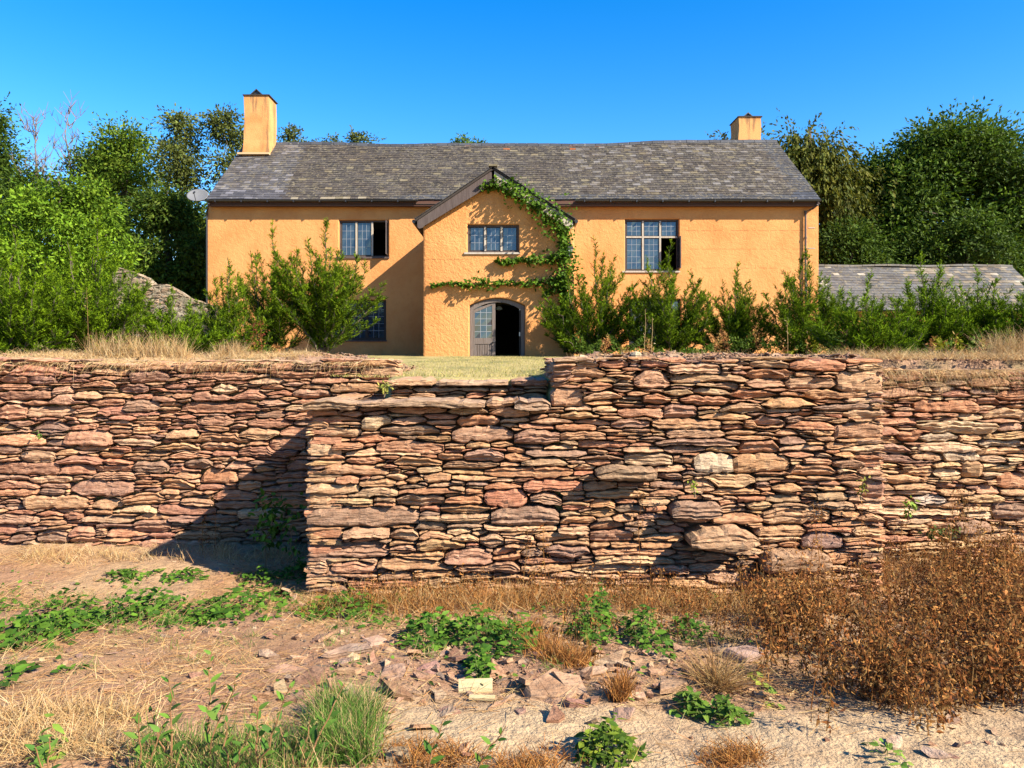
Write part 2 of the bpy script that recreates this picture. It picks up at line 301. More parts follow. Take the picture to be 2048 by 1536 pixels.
def stone_mesh(S, st, O, U, Nn, col, r, prot=0., gap=.0065, jut=.026):
    """one stone: gridded rough face, rounded ends, body running back into the wall"""
    uu, bot, top, opt = st; L = len(uu) * DX; T = float((top - bot).max())
    nu = int(np.clip(L / .04, 4, 20)); nv = 9 if T > .12 else (7 if T > .07 else 5); ang = (not opt.get('block')) and r.random() < .6
    g = min(gap, T * .17); gx = min(gap, L * .08)
    ua = np.linspace(uu[0] - DX / 2 + gx, uu[-1] + DX / 2 - gx, nu + 1); q = np.linspace(0, 1, nu + 1)
    q = q + .38 / nu * r.uniform(-1, 1, nu + 1) * (q > 0) * (q < 1); ua = ua[0] + (ua[-1] - ua[0]) * q
    B = np.interp(ua, uu, bot) + g; Tt = np.interp(ua, uu, top) - g
    ja = min(.011, T * .1); B += r.uniform(-ja, ja, nu + 1) * .6; Tt += r.uniform(-ja, ja, nu + 1); Tt = np.maximum(Tt, B + .006)
    blk = opt.get('block', False)
    rad = (.10 if blk else r.uniform(.12, .7)) * T + .006; ed = np.minimum(ua - ua[0], ua[-1] - ua[0] - (ua - ua[0]))
    k = np.clip(ed / (rad * (1.7 if ang else 1)), 0, 1); k = k if ang else np.sqrt(1 - (1 - k) ** 2); e0 = .78 if blk else r.uniform(.28, .85); k = e0 + (1 - e0) * k
    mid = (B + Tt) / 2 + (Tt - B) * r.uniform(-.2, .2); B = mid - (mid - B) * k; Tt = mid + (Tt - mid) * k
    v = np.linspace(0, 1, nv + 1); vj = v[:, None] + .35 / nv * r.uniform(-1, 1, (nv + 1, nu + 1)) * ((v > 0) & (v < 1))[:, None]
    Zg = B[None] + (Tt - B)[None] * vj; Ug = np.broadcast_to(ua, Zg.shape) + r.uniform(-.004, .004, Zg.shape)
    pv = 1 - np.abs(2 * v - 1) ** (5 if blk else r.uniform(4, 9)); pu = 1 - (1 - np.clip(ed / max(.02, .35 * rad + .015), 0, 1)) ** 2
    bul = min(.022, T * .14) + .006
    lam = r.uniform(-1, 1, nv + 1) * (0 if blk or r.random() < .35 else min(.016, T * .16))
    pr = prot + r.uniform(-jut, jut) + bul * (np.minimum(pv[:, None], 1) * (.35 + .65 * pu[None]) - .6) + lam[:, None] + .018 * (fbm(Ug * 9 + 50, Zg * 30 + 50, 3, 3) - .5) * 2 + r.uniform(-.005, .005, Zg.shape)
    pr += r.uniform(-.05, .05) * (vj - .5) * min(1, T / .1) + r.uniform(-.05, .05) * (q[None] - .5)
    back = -.28 if prot < .05 else -.25
    pos = O + U * Ug[..., None] + np.array([0, 0, 1.]) * Zg[..., None] + Nn * pr[..., None]
    n1 = nu + 1; V = pos.reshape(-1, 3); nV = len(V)
    bb = O + U * ua[:, None] + np.array([0, 0, 1.]) * B[:, None] + Nn * back; bt = O + U * ua[:, None] + np.array([0, 0, 1.]) * Tt[:, None] + Nn * back
    V = np.concatenate([V, bb, bt]); i = (np.arange(nv)[:, None] * n1 + np.arange(nu)[None]).ravel()
    Q = [np.stack([i, i + 1, i + n1 + 1, i + n1], -1)]; j = np.arange(nu)
    Q.append(np.stack([nV + j, nV + j + 1, j + 1, j], -1)); Q.append(np.stack([nv * n1 + j, nv * n1 + j + 1, nV + n1 + j + 1, nV + n1 + j], -1))
    t = []
    for c0, fl in ((0, 0), (nu, 1)):
        loop = [a * n1 + c0 for a in range(nv + 1)] + [nV + n1 + c0, nV + c0]
        if fl == 0: loop = loop[::-1]
        for a in range(1, len(loop) - 1): t.append((loop[0], loop[a], loop[a + 1]))
    c = np.clip((np.asarray(opt['col']) * .7 + np.array((.47, .265, .145)) * .3) * 1.22 if 'col' in opt else np.asarray(col), 0, .85); cc = np.broadcast_to(c, (len(V), 3)) * (1 + .10 * r.uniform(-1, 1, (len(V), 1)))
    S.add(V, t, np.concatenate(Q), cc)
def masonry(parent, stones, O, U, Nn, pal, r, prot=0., cap=300, budget=None):
    """the largest stones as parts of their own, the rest joined"""
    O = np.asarray(O, float); U = np.asarray(U, float); Nn = np.asarray(Nn, float)
    area = [((s[2] - s[1]).mean() * len(s[0])) for s in stones]; order = np.argsort(area)[::-1]; rest = Soup()
    for k, i in enumerate(order):
        st = stones[i]; S = Soup() if k < cap else rest
        stone_mesh(S, st, O, U, Nn, pick(pal), r, prot=prot + st[3].get('prot', 0))
        if k < cap: S.build('stone', M['stone'], parent)
    if rest.n: rest.build('stone', M['stone'], parent, kind='stuff')
    return len(stones)
def heroes_px(lst, d):
    return [(PX(q[0], d), PX(q[1], d), PZ(q[3], d), PZ(q[2], d), q[4] if len(q) > 4 else {}) for q in lst]
Z0 = np.zeros(3); UX = (1, 0, 0); NF = (0, -1, 0)
PINK = (.47, .235, .145); CREAM = (.66, .50, .30); TAN = (.54, .33, .18); GREY = (.27, .175, .125); ORG = (.53, .235, .115); PURP = (.36, .20, .145); LITE = (.62, .50, .34)
B_ = lambda c, **k: dict(col=c, **k)
# --- wall to the left, set back
r = np.random.default_rng(5)
hl = heroes_px([(0, 56, 806, 842, B_(PINK)), (130, 226, 860, 890, B_(PINK)), (398, 478, 938, 966, B_(ORG)), (-10, 122, 924, 950, B_((.40, .2, .13))), (50, 178, 990, 1018, B_(TAN)), (140, 272, 960, 992, B_(PURP)),
                (424, 480, 768, 790, B_(CREAM)), (260, 338, 742, 766, B_(PURP)), (722, 800, 733, 760, B_(TAN, block=True)), (335, 398, 858, 878, B_(TAN)), (265, 338, 922, 944, B_(GREY)), (250, 322, 800, 822, B_(GREY)),
                (185, 245, 996, 1020, B_(TAN)), (370, 425, 918, 940, B_(GREY)), (0, 60, 750, 768, B_(PINK)), (540, 615, 874, 900, B_(PINK)), (270, 345, 1040, 1064, B_(PURP)), (70, 140, 1060, 1085, B_(GREY)), (150, 210, 782, 800, B_(TAN)), (480, 560, 855, 878, B_(TAN)),
                (590, 660, 722, 742, B_(GREY)), (350, 440, 1062, 1082, B_(TAN))], 8.0)
wl = thing('stone_wall', 'long dry stone retaining wall left of the stair block, set back in partial shadow', 'stone wall', (-4, 8, 0))
topl = lambda u: 2.01 + .05 * (vn(u * 1.7, 0, 3) - .5) + .02 * vn(u * 6, 0, 9) + (.02 if u < -4.5 else 0)
st = pack(-7.6, -1.19, -.12, topl, hl, .34, .6, (.026, .12), r)
nl = masonry(wl, st, (0, 8, 0), UX, NF, 'left', r)
# --- right
wr = thing('stone_wall', 'pale dry stone retaining wall right of the stair block, behind the dry weeds', 'stone wall', (5.5, 7.5, 0))
hr = heroes_px([(1828, 1958, 800, 824, B_(ORG, block=True)), (1835, 2000, 842, 866, B_(CREAM)), (1925, 1968, 922, 957, B_((.50, .31, .15), block=True)), (1962, 2060, 880, 896, B_(LITE)), (1798, 1862, 860, 884, B_(ORG)), (1888, 1962, 904, 921, B_(LITE)),
                (1998, 2070, 946, 976, B_(ORG)), (1840, 1920, 866, 884, B_((.5, .42, .3))), (2000, 2075, 780, 802, B_(ORG)), (1830, 1895, 990, 1008, B_((.55, .48, .4))), (1985, 2060, 1005, 1040, B_(GREY)), (1915, 1985, 1040, 1068, B_(GREY)), (1825, 1890, 905, 922, B_(TAN))], 7.5)
topr = lambda u: 1.945 + .05 * (vn(u * 1.9, 0, 33) - .5)
st = pack(3.22, 7.6, -.1, topr, hr, .33, .6, (.023, .09), r)
masonry(wr, st, (0, 7.5, 0), UX, NF, 'right', r)
# --- stair block
DB = 6.5
wb = thing('stair_block', 'projecting dry stone block with slab ledge and stepped gap below the front door', 'stone wall', (.7, 6.5, 0))
hb = heroes_px([(1268, 1345, 740, 778, B_((.42, .23, .14))), (1675, 1771, 742, 785, B_(TAN, block=True)), (1672, 1771, 845, 880, B_((.40, .215, .12), block=True)), (1328, 1400, 808, 838, B_(PURP)), (1388, 1466, 905, 944, B_(LITE, block=True)), (1466, 1582, 908, 946, B_((.50, .28, .13), block=True)),
    (1410, 1516, 947, 978, B_((.58, .38, .2))), (1190, 1312, 930, 956, B_((.25, .18, .11), prot=.17)), (1338, 1442, 1000, 1030, B_((.23, .155, .115), prot=.11)), (1372, 1512, 1048, 1090, B_((.40, .26, .15), prot=.20)), (1530, 1668, 1016, 1050, B_(TAN)),
    (903, 1030, 852, 884, B_((.44, .26, .17))), (1032, 1122, 858, 890, B_(PURP)), (915, 1002, 830, 853, B_(ORG)), (755, 892, 882, 905, B_((.5, .25, .14))), (610, 663, 873, 913, B_((.60, .42, .25), block=True)), (608, 842, 1013, 1053, B_((.30, .19, .13))), (610, 782, 1085, 1116, B_((.30, .175, .12))),
    (610, 660, 1118, 1146, B_((.56, .34, .2))), (664, 757, 1124, 1147, B_((.5, .25, .15))), (610, 666, 986, 1010, B_(TAN, block=True)), (608, 722, 968, 985, B_((.56, .36, .2), block=True)), (610, 676, 948, 967, B_(TAN, block=True)), (970, 1056, 978, 1012, B_((.46, .17, .10))), (1060, 1128, 982, 1020, B_((.33, .21, .15))),
    (985, 1122, 1014, 1053, B_((.25, .165, .125))), (930, 1012, 898, 925, B_((.45, .27, .2))), (793, 890, 988, 1012, B_((.40, .27, .18))), (1518, 1655, 1098, 1140, B_((.38, .24, .14), prot=.16)), (1728, 1778, 960, 996, B_((.43, .21, .145), block=True)), (1608, 1692, 1064, 1096, B_((.24, .15, .135))),
    (962, 1012, 1068, 1096, B_((.52, .34, .2))), (725, 784, 830, 860, B_(CREAM)), (890, 988, 1098, 1130, B_((.40, .22, .15))), (1090, 1182, 1090, 1116, B_((.3, .18, .14))), (1105, 1169, 776, 812, B_((.5, .27, .15), block=True)), (760, 880, 850, 872, B_((.33, .23, .15))), (1370, 1430, 958, 985, B_(TAN)),
    (1290, 1345, 786, 806, B_(ORG)), (1480, 1560, 880, 908, B_((.48, .22, .12))), (1508, 1570, 832, 852, B_((.45, .28, .2))), (1225, 1300, 838, 858, B_(PURP)), (690, 780, 1055, 1075, B_((.45, .28, .17))), (1250, 1350, 905, 930, B_((.52, .38, .23))), (1180, 1270, 1060, 1085, B_((.43, .23, .15))),
    (598, 719, 797, 819, B_((.33, .24, .15), prot=.13)), (721, 974, 797, 815, B_((.31, .225, .145), prot=.14)), (975, 1040, 798, 816, B_(TAN, prot=.03)), (1031, 1104, 796, 821, B_((.27, .2, .14), prot=.12))], DB)
def topb(u):
    if u < .35: return 1.70
    return 2.065 + .035 * (vn(u * 2.1, 0, 13) - .5) + .02 * vn(u * 7, 0, 19)
st = pack(-1.785, 3.24, -.1, topb, hb, .29, .62, (.021, .085), r)
nb = masonry(wb, st, (0, DB, 0), UX, NF, 'mid', r, cap=288)
sd = pack(6.5, 8.0, -.1, lambda u: 1.68, [], .34, .5, (.05, .12), r); S = Soup()
for q in sd: stone_mesh(S, q, np.array([-1.76, 0, 0]), np.array([0, 1., 0]), np.array([-1., 0, 0]), pick('mid'), r)
sd = pack(6.52, 7.5, -.1, lambda u: 2.03, [], .34, .5, (.05, .12), r)
for q in sd: stone_mesh(S, q, np.array([3.21, 0, 0]), np.array([0, 1., 0]), np.array([1., 0, 0]), pick('mid'), r)
sd = pack(6.52, 8.2, 1.62, lambda u: 2.04, [], .3, .5, (.05, .1), r)
for q in sd: stone_mesh(S, q, np.array([.365, 0, 0]), np.array([0, 1., 0]), np.array([-1., 0, 0]), pick('mid'), r)
S.build('stone', M['stone'], wb, kind='stuff')
# riser and top tread of the step
rs = pack(-1.15, .34, 1.66, lambda u: 1.79, [], .3, .4, (.035, .06), r)
masonry(wb, rs, (0, 7.0, 0), UX, NF, 'mid', r)
for a, b_, c in ((-1.16, -.72, TAN), (-.71, -.02, (.43, .31, .2)), (-.01, .345, (.35, .2, .14))):
    n = max(3, int((b_ - a) / DX)); u = a + (np.arange(n) + .5) * DX; S = Soup()
    stone_mesh(S, (u, np.full(n, 1.79), 1.853 + .008 * np.sin(u * 5), dict(block=True, col=c)), np.array([0, 7.0, 0]), np.array([1., 0, 0]), np.array([0, -1., 0]), c, r, prot=.05)
    v = S.v[-1]; v[v[:, 1] > 7.2, 1] += .55
    S.build('tread_slab', M['stone'], wb)
S = Soup()
S.box((-1.66, 6.64, -.2), (.30, 7.95, 1.64)); S.box((.48, 6.64, -.2), (3.1, 8.3, 1.93)); S.box((-1.15, 7.13, 1.641), (.46, 8.3, 1.78))
S.build('core', M['earth'], wb)
# ------------------------------------------------------------------ the house
D1, D2 = 23.0, 26.3                                     # porch front, main front
def R1(x0, x1, y0, y1, d): return (PX(x0, d), PX(x1, d), PZ(y1, d), PZ(y0, d))
house = thing('house', 'long ochre rendered farmhouse with slate roof and gabled two storey porch', 'house', (0, D2, 1.9))
LZ = 1.9
def wall_face(S, outer, holes, y, depth, rnd=.035, jit=.0):
    """front skin with openings; opening edges are rounded off into the reveals"""
    polys = [[Vector((x, z, 0)) for x, z in outer]]; big = []
    for hpoly in holes:
        c = np.mean(hpoly, axis=0); b = []
        n = len(hpoly)
        for i in range(n):                              # offset outwards
            p0 = np.array(hpoly[i - 1]); p = np.array(hpoly[i]); p1 = np.array(hpoly[(i + 1) % n])
            def nn(a, b_): d = b_ - a; k = np.array([d[1], -d[0]]); return k / (np.linalg.norm(k) + 1e-9)
            m = nn(p0, p) + nn(p, p1); m = m / (np.linalg.norm(m) + 1e-9)
            if np.dot(m, p - c) < 0: m = -m
            b.append(tuple(p + m * rnd * 1.3))
        big.append(b); polys.append([Vector((x, z, 0)) for x, z in b])
    flat = [p for q in polys for p in q]
    tr = geometry.tessellate_polygon(polys)
    S.add([(p.x, y, p.y) for p in flat], [t for t in tr])
    for hpoly, b in zip(holes, big):
        n = len(hpoly); V = [(x, y, z) for x, z in b] + [(x * .7 + bx * .3, y + rnd * .35, z * .7 + bz * .3) for (x, z), (bx, bz) in zip(hpoly, b)] + [(x, y + rnd * 1.2, z) for x, z in hpoly] + [(x, y + depth, z) for x, z in hpoly]
        S.add(V, None, [(k * n + i, k * n + (i + 1) % n, (k + 1) * n + (i + 1) % n, (k + 1) * n + i) for k in range(3) for i in range(n)])
def rect(q): x0, x1, z0, z1 = q; return [(x0, z0), (x1, z0), (x1, z1), (x0, z1)]
XL, XR = PX(415, D2), PX(1637, D2); ZE = PZ(402, D2) + .02
W_UL = R1(678, 777, 440, 514, D2); W_UR = R1(1250, 1358, 438, 542, D2); W_LL = R1(655, 772, 600, 680, D2); W_LR = R1(1258, 1362, 598, 690, D2)
S = Soup(); wall_face(S, [(XL, LZ - .6), (XR, LZ - .6), (XR, ZE), (XL, ZE)], [rect(q) for q in (W_UL, W_UR, W_LL, W_LR)] + [[(-1.2, LZ - .55), (1.0, LZ - .55), (1.0, 4.3), (-1.2, 4.3)]], D2, .28)
DB_ = D2 + 8.0; ZR = PZ(284, 30.3); YR = 30.3
for x in (XL, XR):                                      # gable walls, then the back
    S.add([(x, D2, LZ - .6), (x, DB_, LZ - .6), (x, DB_, ZE), (x, YR, ZR - .12), (x, D2, ZE)], [(0, 1, 2), (0, 2, 4), (2, 3, 4)])
S.add([(XL, DB_, LZ - .6), (XR, DB_, LZ - .6), (XR, DB_, ZE), (XL, DB_, ZE)], None, [(0, 1, 2, 3)])
S.build('wall', M['smooth_plaster'], house)
S = Soup(); S.box((XL + .05, D2 + .3, LZ - .1), (XR - .05, DB_ - .05, LZ + .02)); S.box((XL + .05, D2 + .35, 4.30), (XR - .05, DB_ - .1, 4.45)); S.box((XL + .05, D2 + 4.0, LZ), (XR - .05, D2 + 4.1, 7.0))
for x in (-6.2, -3.2, 2.0, 6.5): S.box((x, D2 + .3, LZ), (x + .1, D2 + 4.0, 7.0))
S.build('interior', M['room'], house)
# porch walls
PL, PR = PX(846, D1), PX(1149, D1); PZA = PZ(347, D1); PZE = PZ(452, D1); PAX = PX(986, D1)
dz0 = LZ - .3; dx0, dx1 = PX(939, D1), PX(1050, D1); zs_, zc_ = PZ(611, D1), PZ(596, D1)
arch = [(dx0, dz0), (dx1, dz0)] + [(dx1 + (dx0 - dx1) * t, zs_ + (zc_ - zs_) * (1 - (2 * t - 1) ** 2)) for t in np.linspace(0, 1, 13)]
W_P = R1(935, 1038, 449, 505, D1)
S = Soup()
ws = lambda k: .012 * (vn(np.array(k * 2.3), np.array(0.), 77) - .5)
left_e = [(PL + float(ws(z)), z) for z in np.linspace(PZE, dz0 - .3, 16)]; right_e = [(PR + float(ws(z + 40)), z) for z in np.linspace(dz0 - .3, PZE, 16)]
outer = left_e + right_e + [(PAX, PZA)]
pin = []; oc = np.array([PAX, 4.2])
for x, z in outer: pin.append((x + (.07 if x < PL + .1 else (-.07 if x > PR - .1 else 0)), z))
wall_face(S, pin, [arch, rect(W_P)], D1, .26)
n = len(left_e)
for edge, inn in ((left_e, pin[:n]), (right_e, pin[n:2 * n])):
    V = []
    for (x, z), (xi, zi) in zip(edge, inn): V += [(xi, D1, zi), (x + (xi - x) * .3, D1 + .015, z), (x, D1 + .07, z), (x, D2 + .02, z)]
    S.add(V, None, [(i * 4 + k, i * 4 + k + 1, i * 4 + 5 + k, i * 4 + 4 + k) for i in range(n - 1) for k in range(3)])
S.build('wall', M['plaster'], house)
S = Soup(); S.box((PL + .05, D1 + .3, LZ - .2), (PR - .05, D2 + .3, LZ + .03)); S.build('floor', M['room'], house)
S = Soup(); S.box((PL + .05, D1 + .3, 3.68), (PR - .05, D2 - .02, 3.78)); S.build('ceiling', M['ceiling'], house)

# ---- roof: slates on a deck
def slate_field(parent, e0, e1, r0, r1, rows, sw, cf, mat, cap, sag=None, thick=.012, seed=1, skip=None):
    """courses of slates between an eave line e0-e1 and a ridge line r0-r1"""
    rr = np.random.default_rng(seed); e0, e1, r0, r1 = [np.asarray(a, float) for a in (e0, e1, r0, r1)]; cnt = 0; rest = Soup()
    up0 = (r0 - e0); nrm = norm(np.cross(e1 - e0, up0)); nrm = nrm if nrm[2] > 0 else -nrm
    for k in range(rows):
        t0, t1 = k / rows, min(1.03, (k + 1.75) / rows); a0, a1 = e0 + (r0 - e0) * t0, e1 + (r1 - e1) * t0; b0, b1 = e0 + (r0 - e0) * t1, e1 + (r1 - e1) * t1
        n = int(np.linalg.norm(a1 - a0) / sw); cuts = (np.arange(n + 1) + (.5 if k % 2 else 0)) / n; cuts = np.concatenate([[0], cuts[(cuts > .2 / n) & (cuts < 1 - .2 / n)] + rr.uniform(-.12, .12, ((cuts > .2 / n) & (cuts < 1 - .2 / n)).sum()) / n, [1]])
        for u0, u1 in zip(cuts[:-1], cuts[1:]):
            if skip and skip(.5 * (u0 + u1), t0): continue
            g = .003; u0_, u1_ = u0 + g / 20, u1 - g / 20
            la, lb = .020 + rr.uniform(0, .010), .002; sl = rr.uniform(-.012, .012)
            f = lambda u, s, lift, dy=0: (a0 + (a1 - a0) * u if s == 0 else b0 + (b1 - b0) * u) + nrm * lift + (up0 * dy) + (sag(u, t0 if s == 0 else t1) if sag else 0)
            q = [f(u0_, 0, la, sl / 5 * .3), f(u1_, 0, la + rr.uniform(-.003, .003), sl / 5 * .3), f(u1_, 1, lb), f(u0_, 1, lb)]
            q2 = [q[0] - nrm * thick, q[1] - nrm * thick]
            c = cf(.5 * (u0 + u1), t0, rr); S = Soup() if cnt < cap else rest
            S.add(q + q2, None, [(0, 1, 2, 3), (4, 5, 1, 0), (5, 2, 1, 1)][:2], c); S.add([q[0], q2[0], q[3], q[1], q[2], q2[1]], [(0, 2, 1), (3, 5, 4)], None, c)
            if cnt < cap: S.build('slate', mat(.5 * (u0 + u1), t0), parent)
            cnt += 1
    if rest.n: rest.build('slate', mat(.5, .5), parent, kind='stuff')
roof = sub('roof', house)
YE = D2 - .33; ZEV = PZ(399, YE)
E0 = np.array([PX(413, YE), YE, ZEV]); E1 = np.array([PX(1641, YE), YE, ZEV]); RG0 = np.array([PX(488, YR), YR, PZ(290, YR)]); RG1 = np.array([PX(1553, YR), YR, PZ(283, YR)])
sagf = lambda u, t: np.array([0, 0, 1.]) * (t * (.05 * math.sin(u * 7 + 1) + .03 * math.sin(u * 17) - .03) + .012 * math.sin(u * 31 + t * 9))
def roof_col(u, t, rr):
    if u < .12: c = np.array((.085, .082, .088)) * (rr.uniform(.75, 1.2) if rr.random() < .8 else rr.uniform(1.6, 2.4))
    elif u > .965 or t < .07 and u > .3: c = np.array((.062, .065, .075)) * rr.uniform(.7, 1.25)
    else:
        c = np.array((.062, .053, .047)) * rr.uniform(.6, 1.4)
        if rr.random() < .05: c = np.array((.19, .16, .10)) * rr.uniform(.7, 1.2)
        if u > .6 and rr.random() < .2: c = np.array((.14, .13, .125)) * rr.uniform(.8, 1.4)
        if t > .86 and (.42 < u < .5 or .6 < u < .72) and rr.random() < .16: c = np.array((.42, .12, .03)) * rr.uniform(.7, 1.1)
        if t < .03 and u < .5 and rr.random() < .5: c = np.array((.32, .28, .2))
    return c
slate_field(roof, E0, E1, RG0, RG1, 27, .262, roof_col, lambda u, t: M['clean_slate'] if (u < .13 or u > .96) else M['slate'], 300, sagf)
S = Soup(); dn = np.array([0, .0, -.16])
bk = np.array([0, DB_ + .33 - YE, 0])
S.add([E0 + dn, E1 + dn, RG1 + dn, RG0 + dn, E0 + bk, E1 + bk], None, [(0, 1, 2, 3), (3, 2, 5, 4)]); S.build('deck', M['dark_wood'], roof)
n = 47; rr = np.random.default_rng(3)
for k in range(n):
    a, b = [RG0 + (RG1 - RG0) * u + sagf(u, 1) + np.array([0, 0, .03 + rr.uniform(-.006, .012)]) for u in ((k + .0) / n, (k + .965) / n)]
    S = Soup(); prof = [(-.17, -.13), (-.10, -.015), (0, .035), (.10, -.015), (.17, -.13)]
    V = [(p[0], p[1] + y, p[2] + z) for p in (a, b) for y, z in prof]; V += [(p[0], p[1] + y * .8, p[2] + z - .03) for p in (a, b) for y, z in prof]
    S.add(V, None, [(i, i + 5, i + 6, i + 1) for i in range(4)] + [(10 + i, 11 + i, 16 + i, 15 + i) for i in range(4)] + [(i, i + 1, 11 + i, 10 + i) for i in range(4)] + [(5 + i, 15 + i, 16 + i, 6 + i) for i in range(4)],
          None if False else (np.array((.055, .058, .066)) * rr.uniform(.7, 1.3) if rr.random() < .99 else np.array((.26, .12, .06))))
    S.build('ridge_tile', M['clean_slate'], roof)
S = Soup()
for k in range(1): S.add([E0 + (RG0 - E0) * .845 + (E1 - E0) * .945 + np.array([dx, -.02 + dy, .06 + dz]) for dx, dy, dz in ((0, 0, 0), (.3, 0, 0), (.3, .14, .104), (0, .14, .104))], None, [(0, 1, 2, 3)], (.75, .72, .66))
S.build('slate', surf('bright_slate', (.72, .7, .65)), roof)
# gutter, fascia, downpipes
S = Soup(); a = np.linspace(math.pi, 2 * math.pi, 7); gy = YE - .06; gzz = ZEV - .03
prof = [(gy + .06 * math.cos(t), gzz + .06 * math.sin(t) - .0) for t in a]
for x0, x1 in ((E0[0] + .02, PX(836, YE)), (PX(1150, YE), E1[0] - .02)):
    S = Soup(); V = [(x, y, z) for x in (x0, x1) for y, z in prof]; S.add(V, None, [(i, i + 1, 8 + i, 7 + i) for i in range(6)])
    V = [(x, y, z + .012) for x in (x0, x1) for y, z in prof]; S.add(V, None, [(i, 7 + i, 8 + i, i + 1) for i in range(6)])
    for k in range(int((x1 - x0) / .9)): S.box((x0 + k * .9 + .3, gy - .07, gzz - .075), (x0 + k * .9 + .34, gy + .09, gzz + .0))
    S.build('gutter', M['black_plastic'], house)
S = Soup(); S.box((E0[0] + .05, YE + .03, ZEV - .22), (E1[0] - .05, YE + .055, ZEV - .01)); S.box((E0[0] + .05, YE + .056, ZEV - .20), (E1[0] - .05, D2 - .003, ZEV - .17)); S.build('fascia', M['brown_fascia'], house)
S = Soup(); x = PX(1611, D2 - .07); S.tube([(PX(1634, YE), gy, gzz - .06), (PX(1634, YE), gy, gzz - .16), (PX(1622, D2), D2 - .16, PZ(419, D2)), (x, D2 - .07, PZ(424, D2)), (x, D2 - .07, LZ)], .037, 8, smooth_ := (1, 1, 1))
for py in (424, 476, 510, 560): S.lathe([(.0, -.03), (.05, -.03), (.05, .03), (0, .03)], (x, D2 - .07, PZ(py, D2)), 8)
S.build('downpipe', surf('pipe', (.10, .075, .07), rough=.6), house)
S = Soup(); x = PX(416, D2) + .02; S.tube([(E0[0] + .1, gy, gzz - .06), (E0[0] + .1, gy, gzz - .12), (x - .04, D2 - .05, gzz - .45), (x - .04, D2 - .05, LZ)], .036, 8); S.build('downpipe', M['black_plastic'], house)
for py in (455, 496):                                   # weathered dowels beside the pipe
    S = Soup(); S.box((PX(1616, D2), D2 - .012, PZ(py + 1.5, D2)), (PX(1630, D2), D2 - .003, PZ(py, D2))); S.build('batten', M['pale_wood'], house)
S = Soup()
for py, x0, x1 in ((461, 1372, 1608), (498, 1382, 1608), (536, 1400, 1600), (519, 848, 934), (519, 1042, 1090)):
    d = D2 if x0 > 1200 else D1; px = np.linspace(x0, x1, 40)
    for a, b in zip(px[:-1], px[1:]):
        if rng.random() < .7: S.bar((PX(a, d), d - .001, PZ(py + rng.uniform(-.4, .4), d)), (PX(b, d), d - .001, PZ(py + rng.uniform(-.4, .4), d)), .004, .008)
S.build('crack', surf('crack', (.30, .14, .05), rough=1), house)

# ---- chimneys
def chimney(px0, px1, pyb, pyt, d, dep, flare, tent):
    c = sub('chimney', house); x0, x1 = PX(px0, d), PX(px1, d); zb, zt = PZ(pyb, d) - .5, PZ(pyt, d); S = Soup(); rings = []
    for t in np.linspace(0, 1, 9):
        z = zb + (zt - zb) * t; k = flare * max(0, 1 - (z - zb - .5) / .6) ** 2 if z > zb + .5 else flare
        j = .012 * math.sin(t * 11)
        rings.append([(x0 - k + j, d - k * .5, z), (x1 + k * .3 + j, d - k * .5, z), (x1 + k * .3 + j, d + dep, z), (x0 - k + j, d + dep, z)])
    V = [p for q in rings for p in q]
    q = [(i * 4 + k, i * 4 + (k + 1) % 4, i * 4 + 4 + (k + 1) % 4, i * 4 + 4 + k) for i in range(8) for k in range(4)] + [(32, 33, 34, 35)]
    S.add(V, None, q); S.build('stack', M['stack_plaster'], c)
    S = Soup(); S.box((x0 - .045, d - .045, zt), (x1 + .045, d + dep + .045, zt + .035)); S.build('cap_slab', M['dark_wood'], c)
    tx0, tx1 = PX(tent[0], d), PX(tent[1], d); tm = (tx0 + tx1) / 2; hz = PZ(tent[2], d) - zt - .035; y0, y1 = d + .06, d + dep - .06
    for s_ in (-1, 1):
        S = Soup(); e = tm + s_ * (tx1 - tx0) / 2; th = .03
        S.add([(e, y0, zt + .036), (tm, y0, zt + .036 + hz), (tm, y1, zt + .036 + hz), (e, y1, zt + .036), (e - s_ * .05, y0, zt + .036), (tm, y0, zt + hz - .01), (tm, y1, zt + hz - .01), (e - s_ * .05, y1, zt + .036)],
              None, [(0, 1, 2, 3), (4, 7, 6, 5), (0, 4, 5, 1), (3, 2, 6, 7)], (.05, .05, .055)); S.build('cowl_slate', M['clean_slate'], c)
    S = Soup(); S.prism([(tx0 + .06, zt + .037), (tx1 - .06, zt + .037), (tm, zt + hz - .04)], y0 + .05, y0 + .08); S.build('hollow_shade', M['black_plastic'], c)  # black plate standing in for the shade inside the open cowl
    return c
chimney(488, 537, 307, 191, 29.25, 1.0, .09, (497, 526, 176))
chimney(1478, 1522, 281, 234, 30.5, 1.15, .02, (1487, 1508, 223))
S = Soup(); S.box((PX(477, 29.2), 29.05, PZ(310, 29.2)), (PX(540, 29.2), 29.24, PZ(306.5, 29.2))); S.build('flashing', surf('flashing', (.62, .45, .25)), house)

